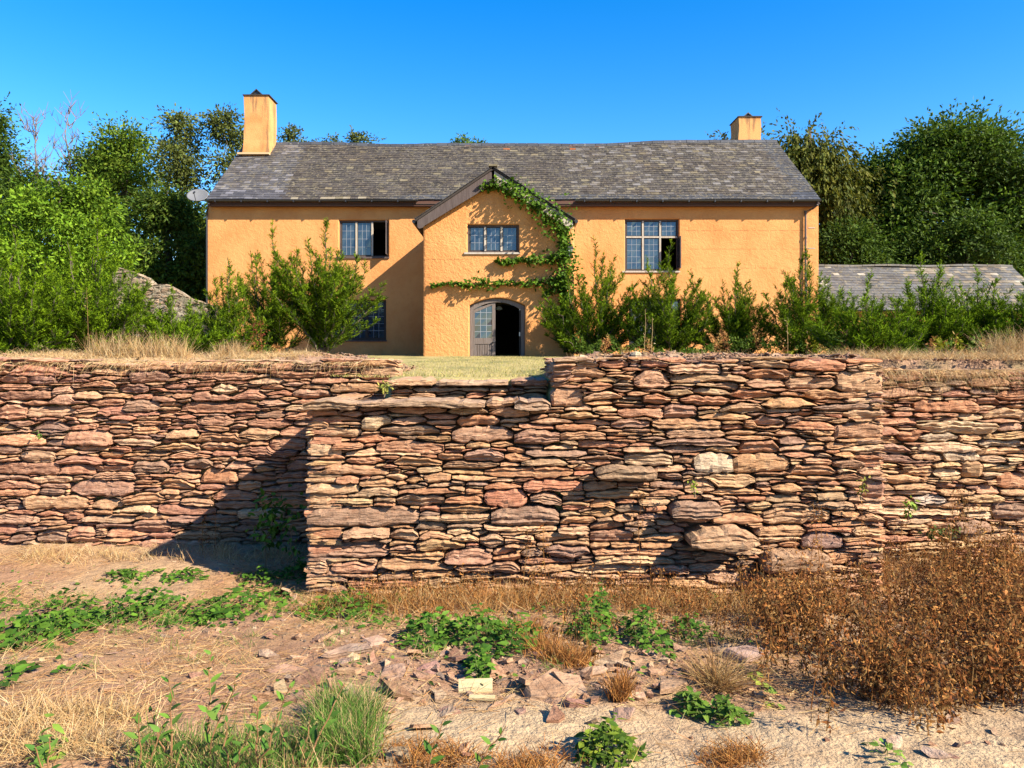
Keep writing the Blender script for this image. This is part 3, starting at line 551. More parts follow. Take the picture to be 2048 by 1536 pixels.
# ---- porch roof and bargeboards
AX, AZ = PX(986, D1 - .3), PZ(334, D1 - .3); ex0, ex1 = PX(829, D1 - .3), PX(1151, D1 - .3); ez = PZ(439, D1 - .3)
for s_, ex in ((-1, ex0), (1, ex1)):
    S = Soup(); y0 = D1 - .30; d = norm(np.array([ex - AX, 0, ez - AZ])); nn = np.array([-d[2], 0, d[0]]); nn = nn if nn[2] > 0 else -nn
    V = []; y1 = D1 + 3.4
    for y in (y0, y1):
        for p in (np.array([AX, y, AZ]), np.array([ex, y, ez])):
            V += [p + nn * .0, p - nn * .06]
    S.add(V, None, [(0, 2, 6, 4), (1, 5, 7, 3), (0, 1, 3, 2), (2, 3, 7, 6)]); S.build('roof_deck', M['dark_wood'], house)
    par = sub('porch_roof', house)
    slate_field(par, *( [np.array([ex, y0 - .04, ez]), np.array([ex, y1, ez]), np.array([AX, y0 - .04, AZ]), np.array([AX, y1, AZ])] if s_ > 0 else [np.array([ex, y1, ez]), np.array([ex, y0 - .04, ez]), np.array([AX, y1, AZ]), np.array([AX, y0 - .04, AZ])]), 14, .27, lambda u, t, q: np.array((.075, .072, .075)) * q.uniform(.7, 1.3), lambda u, t: M['clean_slate'], 300, seed=5)
    # bargeboard
    bw = .36 if s_ < 0 else .30; p0 = np.array([AX, 0, AZ]) - nn * .07; p1 = np.array([ex, 0, ez]) - nn * .07
    up = np.array([0, 0, -1.]) * bw
    poly = [(p0[0], p0[2]), (p1[0] - s_ * .04, p1[2] + .03), (p1[0] - s_ * .04, p1[2] - .16), (p1[0] - s_ * .10, p1[2] - .21), (p1[0] - s_ * .2, p1[2] - .18), (p1[0] - s_ * .26, p1[2] - .24 + .12), (p0[0], p0[2] - bw - .06)]
    if s_ > 0: poly = poly[::-1]
    S = Soup(); S.prism(poly, D1 - .26, D1 - .215); S.build('bargeboard', M['old_wood' if s_ < 0 else 'pale_wood'], house)['label'] = 'dark weathered bargeboard' if s_ < 0 else 'pale bleached bargeboard behind the climber'
    S = Soup(); S.bar((ex + s_ * -.12, D1 - .2, ez - .13), (ex + s_ * -.12, D2 + .0, ez - .13), .22, .02); S.build('soffit', M['dark_wood'], house)
    S = Soup(); S.tube([(ex + s_ * .03, D1 - .27, ez - .05), (ex + s_ * .03, D2, ez - .09)], .055, 8); S.build('gutter', M['black_plastic'], house)
S = Soup(); S.bar((AX, D1 - .36, AZ + .05), (AX, D1 + 3.3, AZ + .05), .26, .06, c=(.26, .23, .15)); S.build('ridge_tile', M['slate'], house)

# ---- windows and door
def window(q, y, cols, rows_, quarries, wood, sill=None, lower=None, open_light=None):
    """frame, mullions, leaded lights; every pane of a light is a part of the window"""
    x0, x1, z0, z1 = q; wn = sub('window', house); fw = .055; yf = y + .10; th = .07
    S = Soup(); S.box((x0, yf, z0), (x0 + fw, yf + th, z1)); S.box((x1 - fw, yf, z0), (x1, yf + th, z1)); S.box((x0 + fw, yf + .002, z1 - fw), (x1 - fw, yf + th, z1)); S.box((x0 + fw, yf + .002, z0), (x1 - fw, yf + th, z0 + fw)); S.build('frame', M[wood], wn)
    xi = np.linspace(x0 + fw * .6, x1 - fw * .6, cols + 1); zi = [z0 + fw * .6] + [z0 + (z1 - z0) * t for t in rows_] + [z1 - fw * .6]
    for x in xi[1:-1]: S = Soup(); S.box((x - .03, yf - .015, z0 + fw), (x + .03, yf + th - .01, z1 - fw)); S.build('mullion', M['pale_wood' if wood == 'old_wood' else wood], wn)
    for z in zi[1:-1]: S = Soup(); S.box((x0 + fw, yf - .008, z - .028), (x1 - fw, yf + th - .012, z + .028)); S.build('transom', M['pale_wood' if wood == 'old_wood' else wood], wn)
    for i in range(cols):
        for j in range(len(zi) - 1):
            a, b, c, d = xi[i] + .03, xi[i + 1] - .03, zi[j] + .028, zi[j + 1] - .028
            if (i, j) == open_light:                    # casement swung outwards, hinged on the right
                S = Soup(); hx = b
                for p, q_ in (((hx, yf - .02, c), (hx, yf - .02, d)), ((hx + .04, yf - .46, c), (hx + .04, yf - .46, d)), ((hx, yf - .02, c + .02), (hx + .04, yf - .46, c + .02)), ((hx, yf - .02, d - .02), (hx + .04, yf - .46, d - .02))): S.bar(p, q_, .035, .035, up=(1, 0, .01))
                S.build('casement', M['old_wood'], wn); S = Soup(); S.bar((hx + .003, yf - .04, (c + d) / 2), (hx + .037, yf - .44, (c + d) / 2), .006, d - c - .06, up=(0, 0, 1)); S.build('pane', M['glass'], wn); continue
            S = Soup(); k = .025
            S.box((a, yf + .015, c), (a + k, yf + .04, d)); S.box((b - k, yf + .015, c), (b, yf + .04, d)); S.box((a + k, yf + .016, c), (b - k, yf + .04, c + k)); S.box((a + k, yf + .016, d - k), (b - k, yf + .04, d)); S.build('casement', M['dark_wood'], wn)
            a += k; b -= k; c += k; d -= k; nx, nz = quarries[0], quarries[1][j]; L = Soup()
            for m in range(1, nx): x = a + (b - a) * m / nx; L.box((x - .0045, yf + .021, c), (x + .0045, yf + .033, d))
            for m in range(1, nz): z = c + (d - c) * m / nz; L.box((a, yf + .020, z - .0045), (b, yf + .034, z + .0045))
            L.build('lead_came', M['lead'], wn)
            for m in range(nx):
                for l in range(nz):
                    px0, px1 = a + (b - a) * m / nx, a + (b - a) * (m + 1) / nx; pz0, pz1 = c + (d - c) * l / nz, c + (d - c) * (l + 1) / nz
                    tl = rng.uniform(-.004, .004, 4); S = Soup(); S.add([(px0, yf + .027 + tl[0], pz0), (px1, yf + .027 + tl[1], pz0), (px1, yf + .027 + tl[2], pz1), (px0, yf + .027 + tl[3], pz1)], None, [(0, 1, 2, 3)]); S.build('pane', M['glass'], wn)
    if sill: S = Soup(); S.box((x0 - .10, y - .05, z0 - .055), (x1 + .03, y + .2, z0 + .001)); S.build('sill', M[sill], wn)
window(W_P, D1, 3, [], (3, [3]), 'old_wood', 'pale_wood')
window(W_UL, D2, 3, [], (3, [4]), 'old_wood', 'old_wood', open_light=(2, 0))
window(W_UR, D2, 3, [.66], (3, [5, 3]), 'old_wood', 'pale_wood', open_light=(2, 0))
window(W_LL, D2, 3, [], (3, [5]), 'dark_wood', 'old_wood')
window(W_LR, D2, 3, [], (3, [5]), 'dark_wood', 'old_wood')
# door frame
S = Soup(); yd = D1 + .10; fo = [(dx0 + .01, LZ - .2)] + [(dx0 + .01 + (dx1 - dx0 - .02) * t, zs_ - .015 + (zc_ - zs_) * (1 - (2 * t - 1) ** 2)) for t in np.linspace(0, 1, 13)] + [(dx1 - .01, LZ - .2)]
fi = [(dx0 + .125, LZ - .2)] + [(dx0 + .125 + (dx1 - dx0 - .25) * t, zs_ - .12 + (zc_ - zs_) * (1 - (2 * t - 1) ** 2)) for t in np.linspace(0, 1, 13)] + [(dx1 - .125, LZ - .2)]
for (a, b), (c, d) in zip(zip(fo[:-1], fo[1:]), zip(fi[:-1], fi[1:])):
    V = [(p[0], y, p[1]) for y in (yd, yd + .1) for p in (a, b, d, c)]; S.add(V, None, [(0, 1, 2, 3), (4, 7, 6, 5), (0, 4, 5, 1), (3, 2, 6, 7)])
S.build('door_frame', M['door_wood'], house)
door = sub('door', house); a, b = dx0 + .13, PX(990.5, D1); ydd = D1 + .135; zt = lambda x: zs_ - .13 + (zc_ - zs_) * (1 - (2 * (x - dx0 - .125) / (dx1 - dx0 - .25) - 1) ** 2)
zg0, zg1, zp = PZ(676, D1), PZ(604, D1), PZ(688, D1)
S = Soup(); la, lb = PX(949, D1), PX(984, D1)
S.prism([(a, LZ - .15), (la, LZ - .15), (la, float(zt(la)) - .0), (a, float(zt(a + .001)))], ydd, ydd + .045); S.prism([(lb, LZ - .15), (b, LZ - .15), (b, float(zt(b))), (lb, float(zt(lb)))], ydd, ydd + .045)
S.box((la, ydd + .001, zp), (lb, ydd + .044, zg0)); S.prism([(la, float(zt(la)) - .10), (lb, float(zt(lb)) - .07), (lb, float(zt(lb))), (la, float(zt(la)))], ydd + .001, ydd + .044); S.box((la, ydd + .001, LZ - .15), (lb, ydd + .044, LZ - .02)); S.build('door_frame', M['door_wood'], door)
for k in range(7):
    x0, x1 = la + (lb - la) * k / 7, la + (lb - la) * (k + 1) / 7; S = Soup(); S.box((x0 + .006, ydd + .016, LZ - .02), (x1 - .006, ydd + .036, zp)); S.build('plank', M['door_wood'], door)
zgt = float(zt(lb)) - .10; L = Soup(); nz = 5
for m in (1, 2): x = la + (lb - la) * (m / 3 + .0); L.box((x - .006, ydd + .012, zg0), (x + .006, ydd + .026, zgt - .02))
for l in range(1, nz): z = zg0 + (zgt - zg0) * l / nz; L.box((la, ydd + .011, z - .006), (lb, ydd + .027, z + .006))
L.build('lead_came', M['lead'], door)
for m in range(3):
    for l in range(nz):
        px0, px1 = la + (lb - la) * m / 3, la + (lb - la) * (m + 1) / 3; z0, z1 = zg0 + (zgt - zg0) * l / nz, zg0 + (zgt - zg0) * (l + 1) / nz; tl = rng.uniform(-.004, .004, 4)
        S = Soup(); S.add([(px0, ydd + .02 + tl[0], z0), (px1, ydd + .02 + tl[1], z0), (px1, ydd + .02 + tl[2], z1), (px0, ydd + .02 + tl[3], z1)], None, [(0, 1, 2, 3)]); S.build('pane', M['glass'], door)
S = Soup(); S.lathe([(0, -.02), (.03, -.015), (.034, 0), (.03, .015), (0, .02)], (b - .06, ydd - .03, PZ(684, D1)), 10); S.build('handle', M['black_plastic'], door)
door2 = sub('door', house); door2['label'] = 'door leaf swung inwards, seen edge on'; x = dx1 - .13
S = Soup(); S.box((x - .045, D1 + .2, LZ - .05), (x, D1 + .92, float(zs_) - .12)); S.build('door_frame', M['dark_wood'], door2)
for py in (616, 668): S = Soup(); S.box((x - .048, D1 + .185, PZ(py + 4, D1)), (x - .012, D1 + .199, PZ(py - 4, D1))); S.build('hinge', M['metal'], door2)

# ---- things fixed to the house
yl = D1 - .14
ln = thing('wall_lantern', 'black and glass lantern on a bracket at the porch corner beside the climber', 'lantern', (PX(1139, yl), yl, PZ(512, yl)))
lx, lz0, lz1 = PX(1139, yl), PZ(514, yl), PZ(497, yl)
S = Soup(); S.lathe([(.055, 0), (.095, lz1 - lz0), (.0, lz1 - lz0)], (lx, yl, lz0), 6); S.build('glass', M['clear_glass'], ln)
S = Soup(); S.lathe([(.135, lz1 - lz0), (.115, lz1 - lz0 + .05), (.05, lz1 - lz0 + .13), (.05, lz1 - lz0 + .16), (.015, lz1 - lz0 + .19), (0, lz1 - lz0 + .24)], (lx, yl, lz0), 6); S.lathe([(.0, -.07), (.02, -.05), (.065, -.01), (.065, .01), (0, .012)], (lx, yl, lz0), 6)
for k in range(6):
    t = k / 6 * 2 * math.pi; S.bar((lx + .058 * math.cos(t), yl + .058 * math.sin(t), lz0), (lx + .1 * math.cos(t), yl + .1 * math.sin(t), lz1), .014, .014, up=(0, 1, .01))
S.tube([(lx, yl, lz0 - .05), (lx, yl + .04, lz0 - .14), (lx, D1 + .03, lz0 - .12)], .012, 6); S.build('metal_frame', M['black_plastic'], ln)
pd = thing('pendant_lamp', 'small pendant lamp hanging from the porch ceiling behind the open door', 'lamp', (PX(997, D1 + .8), D1 + .8, 3.6))
lx, lz = PX(998, D1 + .8), PZ(618, D1 + .8); S = Soup(); S.lathe([(.0, .10), (.05, .09), (.11, .02), (.12, -.02), (.0, -.05)], (lx, D1 + .8, lz), 12); S.build('shade', M['clear_glass'], pd); S = Soup(); S.tube([(lx, D1 + .8, lz + .09), (lx, D1 + .8, 3.69)], .006, 5); S.build('cord', M['black_plastic'], pd)
ds = thing('satellite_dish', 'grey satellite dish on the left gable end under the eaves', 'satellite dish', (XL - .05, D2 + .25, PZ(400, D2)))
ctr = np.array([PX(393.5, D2), D2 + .1, PZ(391.5, D2)]); nrm = norm(np.array([.10, -.80, .62])); e1 = norm(np.cross(nrm, [0, 0, 1.])); e2 = np.cross(e1, nrm); S = Soup(); sides = 28; V = []; Q = []
for side in (0, 1):
    for i, rr_ in enumerate((0.0, .12, .24, .33, .365)):
        for k in range(sides): t = k / sides * 2 * math.pi; V.append(ctr + e1 * rr_ * math.cos(t) + e2 * rr_ * .84 * math.sin(t) + nrm * (.5 * rr_ ** 2 - .02 * side))
for side in (0, 1):
    for i in range(4):
        for k in range(sides): b0 = side * 5 * sides; q = (b0 + i * sides + k, b0 + i * sides + (k + 1) % sides, b0 + (i + 1) * sides + (k + 1) % sides, b0 + (i + 1) * sides + k); Q.append(q if side == 0 else q[::-1])
for k in range(sides): Q.append((4 * sides + k, 4 * sides + (k + 1) % sides, 9 * sides + (k + 1) % sides, 9 * sides + k))
S.add(V, None, Q); S.build('reflector', M['dish'], ds, smooth=True)
S = Soup(); f_ = ctr + nrm * .42 - e2 * .2; S.tube([ctr - e2 * .33, f_ - e2 * .08], .012, 6); S.tube([f_ - e2 * .12, f_ + e2 * .02 - nrm * .06], .03, 8); S.build('receiver_arm', M['black_plastic'], ds)
S = Soup(); S.tube([ctr - nrm * .02, ctr - nrm * .12 + np.array([.08, .08, -.05]), np.array([XL - .001, D2 + .3, ctr[2] - .12])], .02, 6); S.build('bracket', M['metal'], ds)

# ---- low outbuilding to the right
barn = thing('outbuilding', 'low outbuilding with old slate roof behind the bushes right of the house', 'outbuilding', (15.5, 28.5, 1.9))
by0, byr = 26.9, 29.4; bz0, bzr = 3.55, PZ(533, byr); bx0, bx1 = XR + .004, PX(2022, byr)
S = Soup(); S.add([(bx0, by0 + .25, 1.3), (bx1 - .1, by0 + .25, 1.3), (bx1 - .1, by0 + .25, bz0 + .1), (bx0, by0 + .25, bz0 + .1), (bx1 - .1, 31.7, 1.3), (bx1 - .1, 31.7, bz0 + .1), (bx1 - .1, byr, bzr - .1)], [(2, 1, 4), (2, 4, 5), (2, 5, 6)], [(0, 1, 2, 3)]); S.build('wall', M['smooth_plaster'], barn)
S = Soup(); S.add([(bx0, by0, bz0 - .03), (bx1, by0, bz0 - .03), (bx1, byr, bzr - .04), (bx0, byr, bzr - .04), (bx1, 31.9, bz0), (bx0, 31.9, bz0)], None, [(0, 1, 2, 3), (3, 2, 4, 5)]); S.build('roof_deck', M['dark_wood'], barn)
brf = sub('roof', barn)
def barn_col(u, t, q):
    c = np.array((.115, .115, .12)) * q.uniform(.7, 1.3)
    if q.random() < .03: c = np.array((.42, .38, .31))
    if u > .5 and q.random() < .35: c = np.array((.24, .20, .15)) * q.uniform(.7, 1.3)
    return c
slate_field(brf, (bx0, by0, bz0), (bx1, by0, bz0), (bx0, byr, bzr), (bx1, byr, bzr), 17, .24, barn_col, lambda u, t: M['slate'], 0, sag=lambda u, t: np.array([0, 0, 1.]) * (.03 * math.sin(u * 9) * t), seed=9)
for k in range(18):
    u0, u1 = k / 18, (k + .97) / 18; S = Soup(); S.bar((bx0 + (bx1 - bx0) * u0, byr, bzr + .03 + .02 * math.sin(k)), (bx0 + (bx1 - bx0) * u1, byr, bzr + .03 + .02 * math.sin(k + .7)), .22, .07, c=np.array((.2, .19, .18)) * rng.uniform(.8, 1.3)); S.build('ridge_tile', M['slate'], brf)
# ---- crumbling wall left of the house
ow = thing('garden_wall', 'crumbling old cream stone wall with sloping top left of the house', 'wall', (-9.9, 20.5, 1.9))
dw = 20.5; prof = [(225, 690), (225, 535), (262, 545), (285, 553), (305, 572), (330, 570), (352, 582), (372, 596), (420, 612), (420, 690)]
S = Soup(); S.prism([(PX(x, dw), PZ(y, dw)) for x, y in prof], dw, dw + .5); S.build('core', surf('old_render', (.30, .24, .17), rough=1, noises=[(2.5, 5, .42, .62, (.15, .14, .08), .8, MI), (8, 4, .5, .7, (.62, .55, .42), .6, MI)], bumps=[(6, 5, 1, .08)]), ow)
rr = np.random.default_rng(8)
stn = pack(PX(228, dw), PX(418, dw), 1.7, lambda u: float(np.interp(u, [PX(x, dw) for x, y in prof[1:-1]], [PZ(y, dw) for x, y in prof[1:-1]])) + .04, [], .5, .4, (.12, .28), rr)
for q in stn:
    S = Soup(); stone_mesh(S, q, np.array([0, dw, 0]), np.array([1., 0, 0]), np.array([0, -1., 0]), np.array((.40, .31, .21)) * rr.uniform(.6, 1.2), rr); S.build('stone', M['stone'], ow)
# ------------------------------------------------------------------ vegetation
def leafset(S, Pn, D, Nr, L, W, col, kind='rhomb', fold=.25, droop=0.):
    """leaves at points Pn pointing along D with face normals Nr"""
    Pn = np.asarray(Pn, float); n = len(Pn)
    if n == 0: return
    D = norm(np.asarray(D, float)); s = norm(np.cross(D, Nr)); m = norm(np.cross(s, D)); L = np.broadcast_to(L, (n,))[:, None]; W = np.broadcast_to(W, (n,))[:, None] / 2
    if kind == 'tri':
        V = np.stack([Pn - s * W, Pn + s * W, Pn + D * L], 1); T = np.arange(n)[:, None] * 3 + np.array([[0, 1, 2]]); k = 3; Q = None
    elif kind == 'rhomb':
        V = np.stack([Pn, Pn + D * L * .45 + s * W + m * W * fold, Pn + D * L - m * L * droop, Pn + D * L * .45 - s * W + m * W * fold], 1); Q = np.arange(n)[:, None] * 4 + np.array([[0, 1, 2, 3]]); k = 4; T = None
    else:                                               # ovate leaf folded along its midrib
        mid = lambda f, dz: Pn + D * L * f - m * L * dz
        a1, a2, tip = mid(.3, droop * .1), mid(.68, droop * .45), mid(1., droop)
        V = np.stack([Pn, a1, a2, tip, a1 + s * W + m * W * fold, a2 + s * W * .75 + m * W * fold * .8, a1 - s * W + m * W * fold, a2 - s * W * .75 + m * W * fold * .8], 1); b = np.arange(n)[:, None, None] * 8
        T = (b + np.array([[[0, 4, 1], [0, 1, 6], [4, 5, 1], [1, 5, 2], [6, 1, 7], [1, 2, 7], [5, 3, 2], [2, 3, 7]]])).reshape(-1, 3); Q = None; k = 8
    col = np.asarray(col, float)
    if col.ndim == 1: col = np.broadcast_to(col, (n, 3))
    S.add(V.reshape(-1, 3), T, Q, np.repeat(col, k, 0))
def rdir(n, r, up=0.): v = r.normal(size=(n, 3)); v[:, 2] += up; return norm(v)
SUNNY = np.array((1.46, 1.26, .6))                       # living leaves: yellow green
def mixcol(cols, n, r, var=.2):
    c = np.array(cols); c = c * SUNNY if (c[:, 1] > c[:, 0]).all() and c.max() < .36 else c; c = c[r.integers(0, len(cols), n)]; return c * r.uniform(1 - var, 1 + var, (n, 1)) * r.uniform(.95, 1.05, (n, 3))
def limb(a, b, r, n=6, wob=.06, sag=0.):
    t = np.linspace(0, 1, n)[:, None]; L = np.linalg.norm(b - a); p = a + (b - a) * t; p[1:-1] += r.normal(size=(n - 2, 3)) * wob * L * .5; p[:, 2] += (sag * L * 4 * t * (1 - t))[:, 0]; return p
def tree(name, label, cat, px, d, top, halfw, basez, cols, r, leaves=9000, lsize=.16, clusters=60, cr=.9, low=.25, shape='round', bark='bark', group='trees round the house', tr=.22, droop=False, flat=.75, lean=0.):
    """tapered trunk, limbs, and a crown of leaf clumps of uneven size"""
    x = PX(px, d); zt = PZ(top, d); hw = halfw / F * d; H = zt - basez; T = thing(name, label, cat, (x, d, basez), group)
    W = Soup(); base = np.array([x, d, basez]); fork = base + np.array([lean * .3, 0, H * .45]); tip = base + np.array([lean, 0, H * .96])
    W.tube(np.concatenate([limb(base, fork, r, 5, .04), limb(fork, tip, r, 6, .05)[1:]]), np.linspace(tr, tr * .18, 10), 7, c=(1, 1, 1))
    cen = []; k = 0
    while len(cen) < clusters and k < 9000:
        k += 1; t = r.uniform(low, 1); a = r.uniform(0, 2 * np.pi); q = (t - low) / (1 - low)
        pr = {'round': math.sqrt(max(.02, 1 - (2 * q - 1) ** 2)) * (1.05 - .2 * q), 'cone': (1 - q) ** .8 + .06, 'column': .75 + .25 * math.sin(q * 9) - .55 * q ** 3, 'vase': .35 + .65 * q if q < .8 else 1.0 - (q - .8) * 3.4}[shape]
        rad = hw * max(.05, pr) * math.sqrt(r.uniform(.08, 1)); rad *= .75 + .5 * vn(np.array(a * 1.6), np.array(t * 6.), int(px) % 97)
        cen.append(base + np.array([math.cos(a) * rad + lean * q, math.sin(a) * rad * .8, H * t * (1 - .55 * cr / H) - cr * .35 * (q > .8)]))
    cen = np.array(cen); S = Soup()
    for i in r.permutation(len(cen))[:min(len(cen), 34)]:
        c = cen[i]; h = np.clip((c[2] - basez) / H - r.uniform(.12, .3), .12, .9); p0 = base + (fork - base) * min(1, h / .45) if h < .45 else fork + (tip - fork) * (h - .45) / .51
        W.tube(limb(p0, c, r, 5, .10, .06), np.linspace(tr * .30 * (1.1 - h), .012, 5), 5)
    leaves = int(leaves * 1.25); lsize = lsize * 1.22; per = max(20, leaves // len(cen)); sz = r.uniform(.45, 1.45, len(cen)) * cr * 1.12; shade = r.uniform(.72, 1.3, len(cen))
    for c, s_, sd_ in zip(cen, sz, shade):
        n = int(per * (s_ / cr) ** 1.6) + 8; v = r.normal(size=(n, 3)); v = norm(v) * (r.random((n, 1)) ** .45) * s_ * np.array([1.15, 1.05, flat])
        v += r.normal(size=(n, 3)) * .12 * s_
        if droop: v[:, 2] = -np.abs(r.normal(size=n)) * s_ * 1.3 + .2; st = r.integers(0, max(3, n // 22), n); so = r.normal(size=(st.max() + 1, 2)) * s_ * .62; v[:, :2] = so[st] + r.normal(size=(n, 2)) * .07
        dr = norm(v + r.normal(size=(n, 3)) * .5 * s_ + (np.array([0, 0, -1.4]) * s_ if droop else np.array([0, 0, -.25]) * s_)); nr = norm(rdir(n, r, .9) + .4 * norm(v))
        leafset(S, c + v, dr, nr, lsize * r.uniform(.6, 1.4, n), lsize * r.uniform(.32, .62, n), mixcol(cols, n, r, .25) * sd_)
        m = int(3 + 4 * r.random()); ed = rdir(m, r, .55)               # sprigs that break the outline
        for e in ed:
            q = 12; u = np.linspace(.6, 1.55, q)[:, None] * s_; leafset(S, c + e * u * np.array([1.1, 1, flat]) + r.normal(size=(q, 3)) * .05, norm(e + r.normal(size=(q, 3)) * .7), rdir(q, r, .8), lsize * r.uniform(.6, 1.1, q), lsize * .42, mixcol(cols, q, r, .25))
    W.build('trunk', M[bark], T, smooth=True); S.build('crown', M['leaf'], T); return T
r = np.random.default_rng(21)
DK = [(.030, .070, .014), (.048, .10, .018), (.07, .13, .024)]; MID = [(.055, .12, .018), (.085, .16, .025), (.12, .20, .035)]; BRT = [(.08, .175, .018), (.115, .23, .024), (.14, .26, .035), (.06, .135, .016)]; GRY = [(.085, .12, .055), (.11, .15, .065), (.07, .105, .04)]; OLV = [(.075, .095, .020), (.10, .12, .026), (.05, .075, .018)]
tree('conifer_tree', 'dark conifer at the far left edge of the picture', 'tree', -22, 46, 205, 75, 1.9, DK, r, 9000, .2, 60, 1.0, .2, 'cone')
tree('round_tree', 'green round topped tree with a bare fork showing sky below its crown', 'tree', 250, 43, 246, 82, 2.2, MID, r, 11000, .19, 46, 1.0, .42, 'round', tr=.32)
tree('slender_tree', 'slender thin leaved tree with sky showing through, nearer the round topped tree', 'tree', 368, 40, 216, 62, 2.2, GRY, r, 5200, .17, 44, .62, .3, 'column', tr=.15)
tree('slender_tree', 'slender thin leaved tree with sky showing through, touching the tall chimney', 'tree', 462, 40, 200, 52, 2.2, GRY, r, 5200, .17, 44, .62, .3, 'column', tr=.15)
tree('ivy_tree', 'dark ivy clad tree between the dead trees and the round topped tree', 'tree', 180, 45, 285, 60, 2.2, DK, r, 8000, .19, 44, .9, .15, 'round')
tree('ivy_tree', 'dark ivy clad tree under the bare dead trees at the left', 'tree', 70, 44, 330, 95, 2.2, DK + MID[:1], r, 9500, .19, 52, 1.0, .12, 'round')
tree('ash_tree', 'bright yellow green young tree behind the left hedge', 'tree', 115, 24, 338, 135, 1.9, BRT, r, 11000, .13, 62, .5, .15, 'round', tr=.1)
tree('dense_tree', 'dense dark tree filling the gap beside the left gable', 'tree', 335, 33, 370, 105, 1.9, DK + [(.07, .115, .03)], r, 17000, .16, 90, .75, .05, 'round')
tree('dense_tree', 'olive green shrubby tree close against the left gable', 'tree', 418, 34, 430, 60, 1.9, OLV + MID, r, 8000, .15, 50, .6, .05, 'round')
for px, tp, hw, lab in ((590, 248, 46, 'tree top just right of the tall chimney above the ridge'), (662, 266, 26, 'smallest leafy tree top above the ridge left of centre'), (716, 256, 34, 'twiggy tree top above the ridge with bare sprigs'), (930, 266, 58, 'low rounded tree top above the middle of the ridge')):
    tree('distant_tree', lab, 'tree', px, 46, tp, hw, 2.5, GRY if px < 800 else MID, r, 3200, .17, 26, .55, .5, 'vase' if px < 800 else 'round', tr=.14)
tree('weeping_tree', 'tall dark drooping tree right of the roof', 'tree', 1620, 37, 236, 120, 1.9, OLV, r, 26000, .2, 100, .9, .1, 'round', droop=True, tr=.35)
tree('weeping_tree', 'drooping tree behind the short right chimney', 'tree', 1480, 41, 232, 95, 1.9, OLV, r, 9000, .2, 50, .8, .35, 'round', droop=True, tr=.28)
tree('broad_tree', 'largest broad dark tree at the right behind the outbuilding', 'tree', 1900, 38, 228, 195, 1.9, DK + MID[:2], r, 40000, .2, 170, 1.15, .03, 'round', tr=.5)
tree('broad_tree', 'dark tree cut by the right edge of the picture', 'tree', 2080, 36, 258, 110, 1.9, DK, r, 13000, .2, 60, 1.0, .06, 'round', tr=.35)
tree('broad_tree', 'shaded dark tree between the weeping tree and the broad tree', 'tree', 1745, 39, 310, 100, 1.9, DK, r, 15000, .2, 70, 1.0, .04, 'round', tr=.3)
tree('dense_tree', 'dark underwood tree just behind the outbuilding roof', 'tree', 1700, 34, 440, 90, 1.9, DK, r, 11000, .16, 60, .7, .03, 'round', tr=.12)
tree('dense_tree', 'dark underwood tree behind the right end of the outbuilding', 'tree', 1930, 34, 420, 150, 1.9, DK, r, 14000, .16, 80, .7, .03, 'round', tr=.12)
tree('distant_tree', 'far dark tree filling the gap behind the broad trees at the right', 'tree', 1800, 47, 300, 190, 2.2, DK, r, 7500, .3, 70, 1.5, .1, 'round', tr=.3); tree('distant_tree', 'far dark tree behind the tree cut by the right edge', 'tree', 2010, 48, 290, 160, 2.2, DK, r, 6500, .3, 60, 1.5, .1, 'round', tr=.3)
def dead_tree(label, px, d, top, hw):
    x = PX(px, d); zt = PZ(top, d); T = thing('dead_tree', label, 'tree', (x, d, 2.2), 'bare dead trees at the left'); W = Soup(); base = np.array([x, d, 2.2]); tip = np.array([x + .2, d, zt]); H = zt - 2.2
    tr = limb(base, tip, r, 9, .02); W.tube(tr, np.linspace(.13, .015, 9), 6)
    for k in range(34):
        t = r.uniform(.45, .97); p = base + (tip - base) * t; a = r.uniform(0, 6.28); L = hw / F * d * r.uniform(.6, 1.5) * (1.35 - t); q = p + np.array([math.cos(a) * L, math.sin(a) * L * .6, L * r.uniform(.9, 2.0)]); l = limb(p, q, r, 5, .15); W.tube(l, np.linspace(.035, .009, 5), 4)
        for j in range(5):
            s_ = l[r.integers(2, 5)]; W.tube([s_, s_ + np.array([r.uniform(-.4, .4), r.uniform(-.3, .3), r.uniform(.2, .7)])], [.018, .008], 3)
    W.build('trunk', M['dead_bark'], T)
dead_tree('bare dead tree at the left, the shorter and further left of two', 66, 44, 236, 45); dead_tree('bare dead tree at the left, the taller and more forked of two', 132, 44, 212, 42)
o = Soup(); n = 18000; X = r.uniform(-70, 70, n); Yy = r.uniform(52, 64, n); hh = 2.2 + (3.4 + 2.4 * fbm(X * .12, X * 0, 5, 3)) * np.sqrt(r.random(n)) + sst(32, 90, Yy) * 4
leafset(o, np.stack([X, Yy, hh], 1), rdir(n, r, -.3), rdir(n, r, .8), .75, .5, mixcol(DK + MID[:1], n, r)); o = o.build('woodland', M['leaf']); o['kind'] = 'stuff'

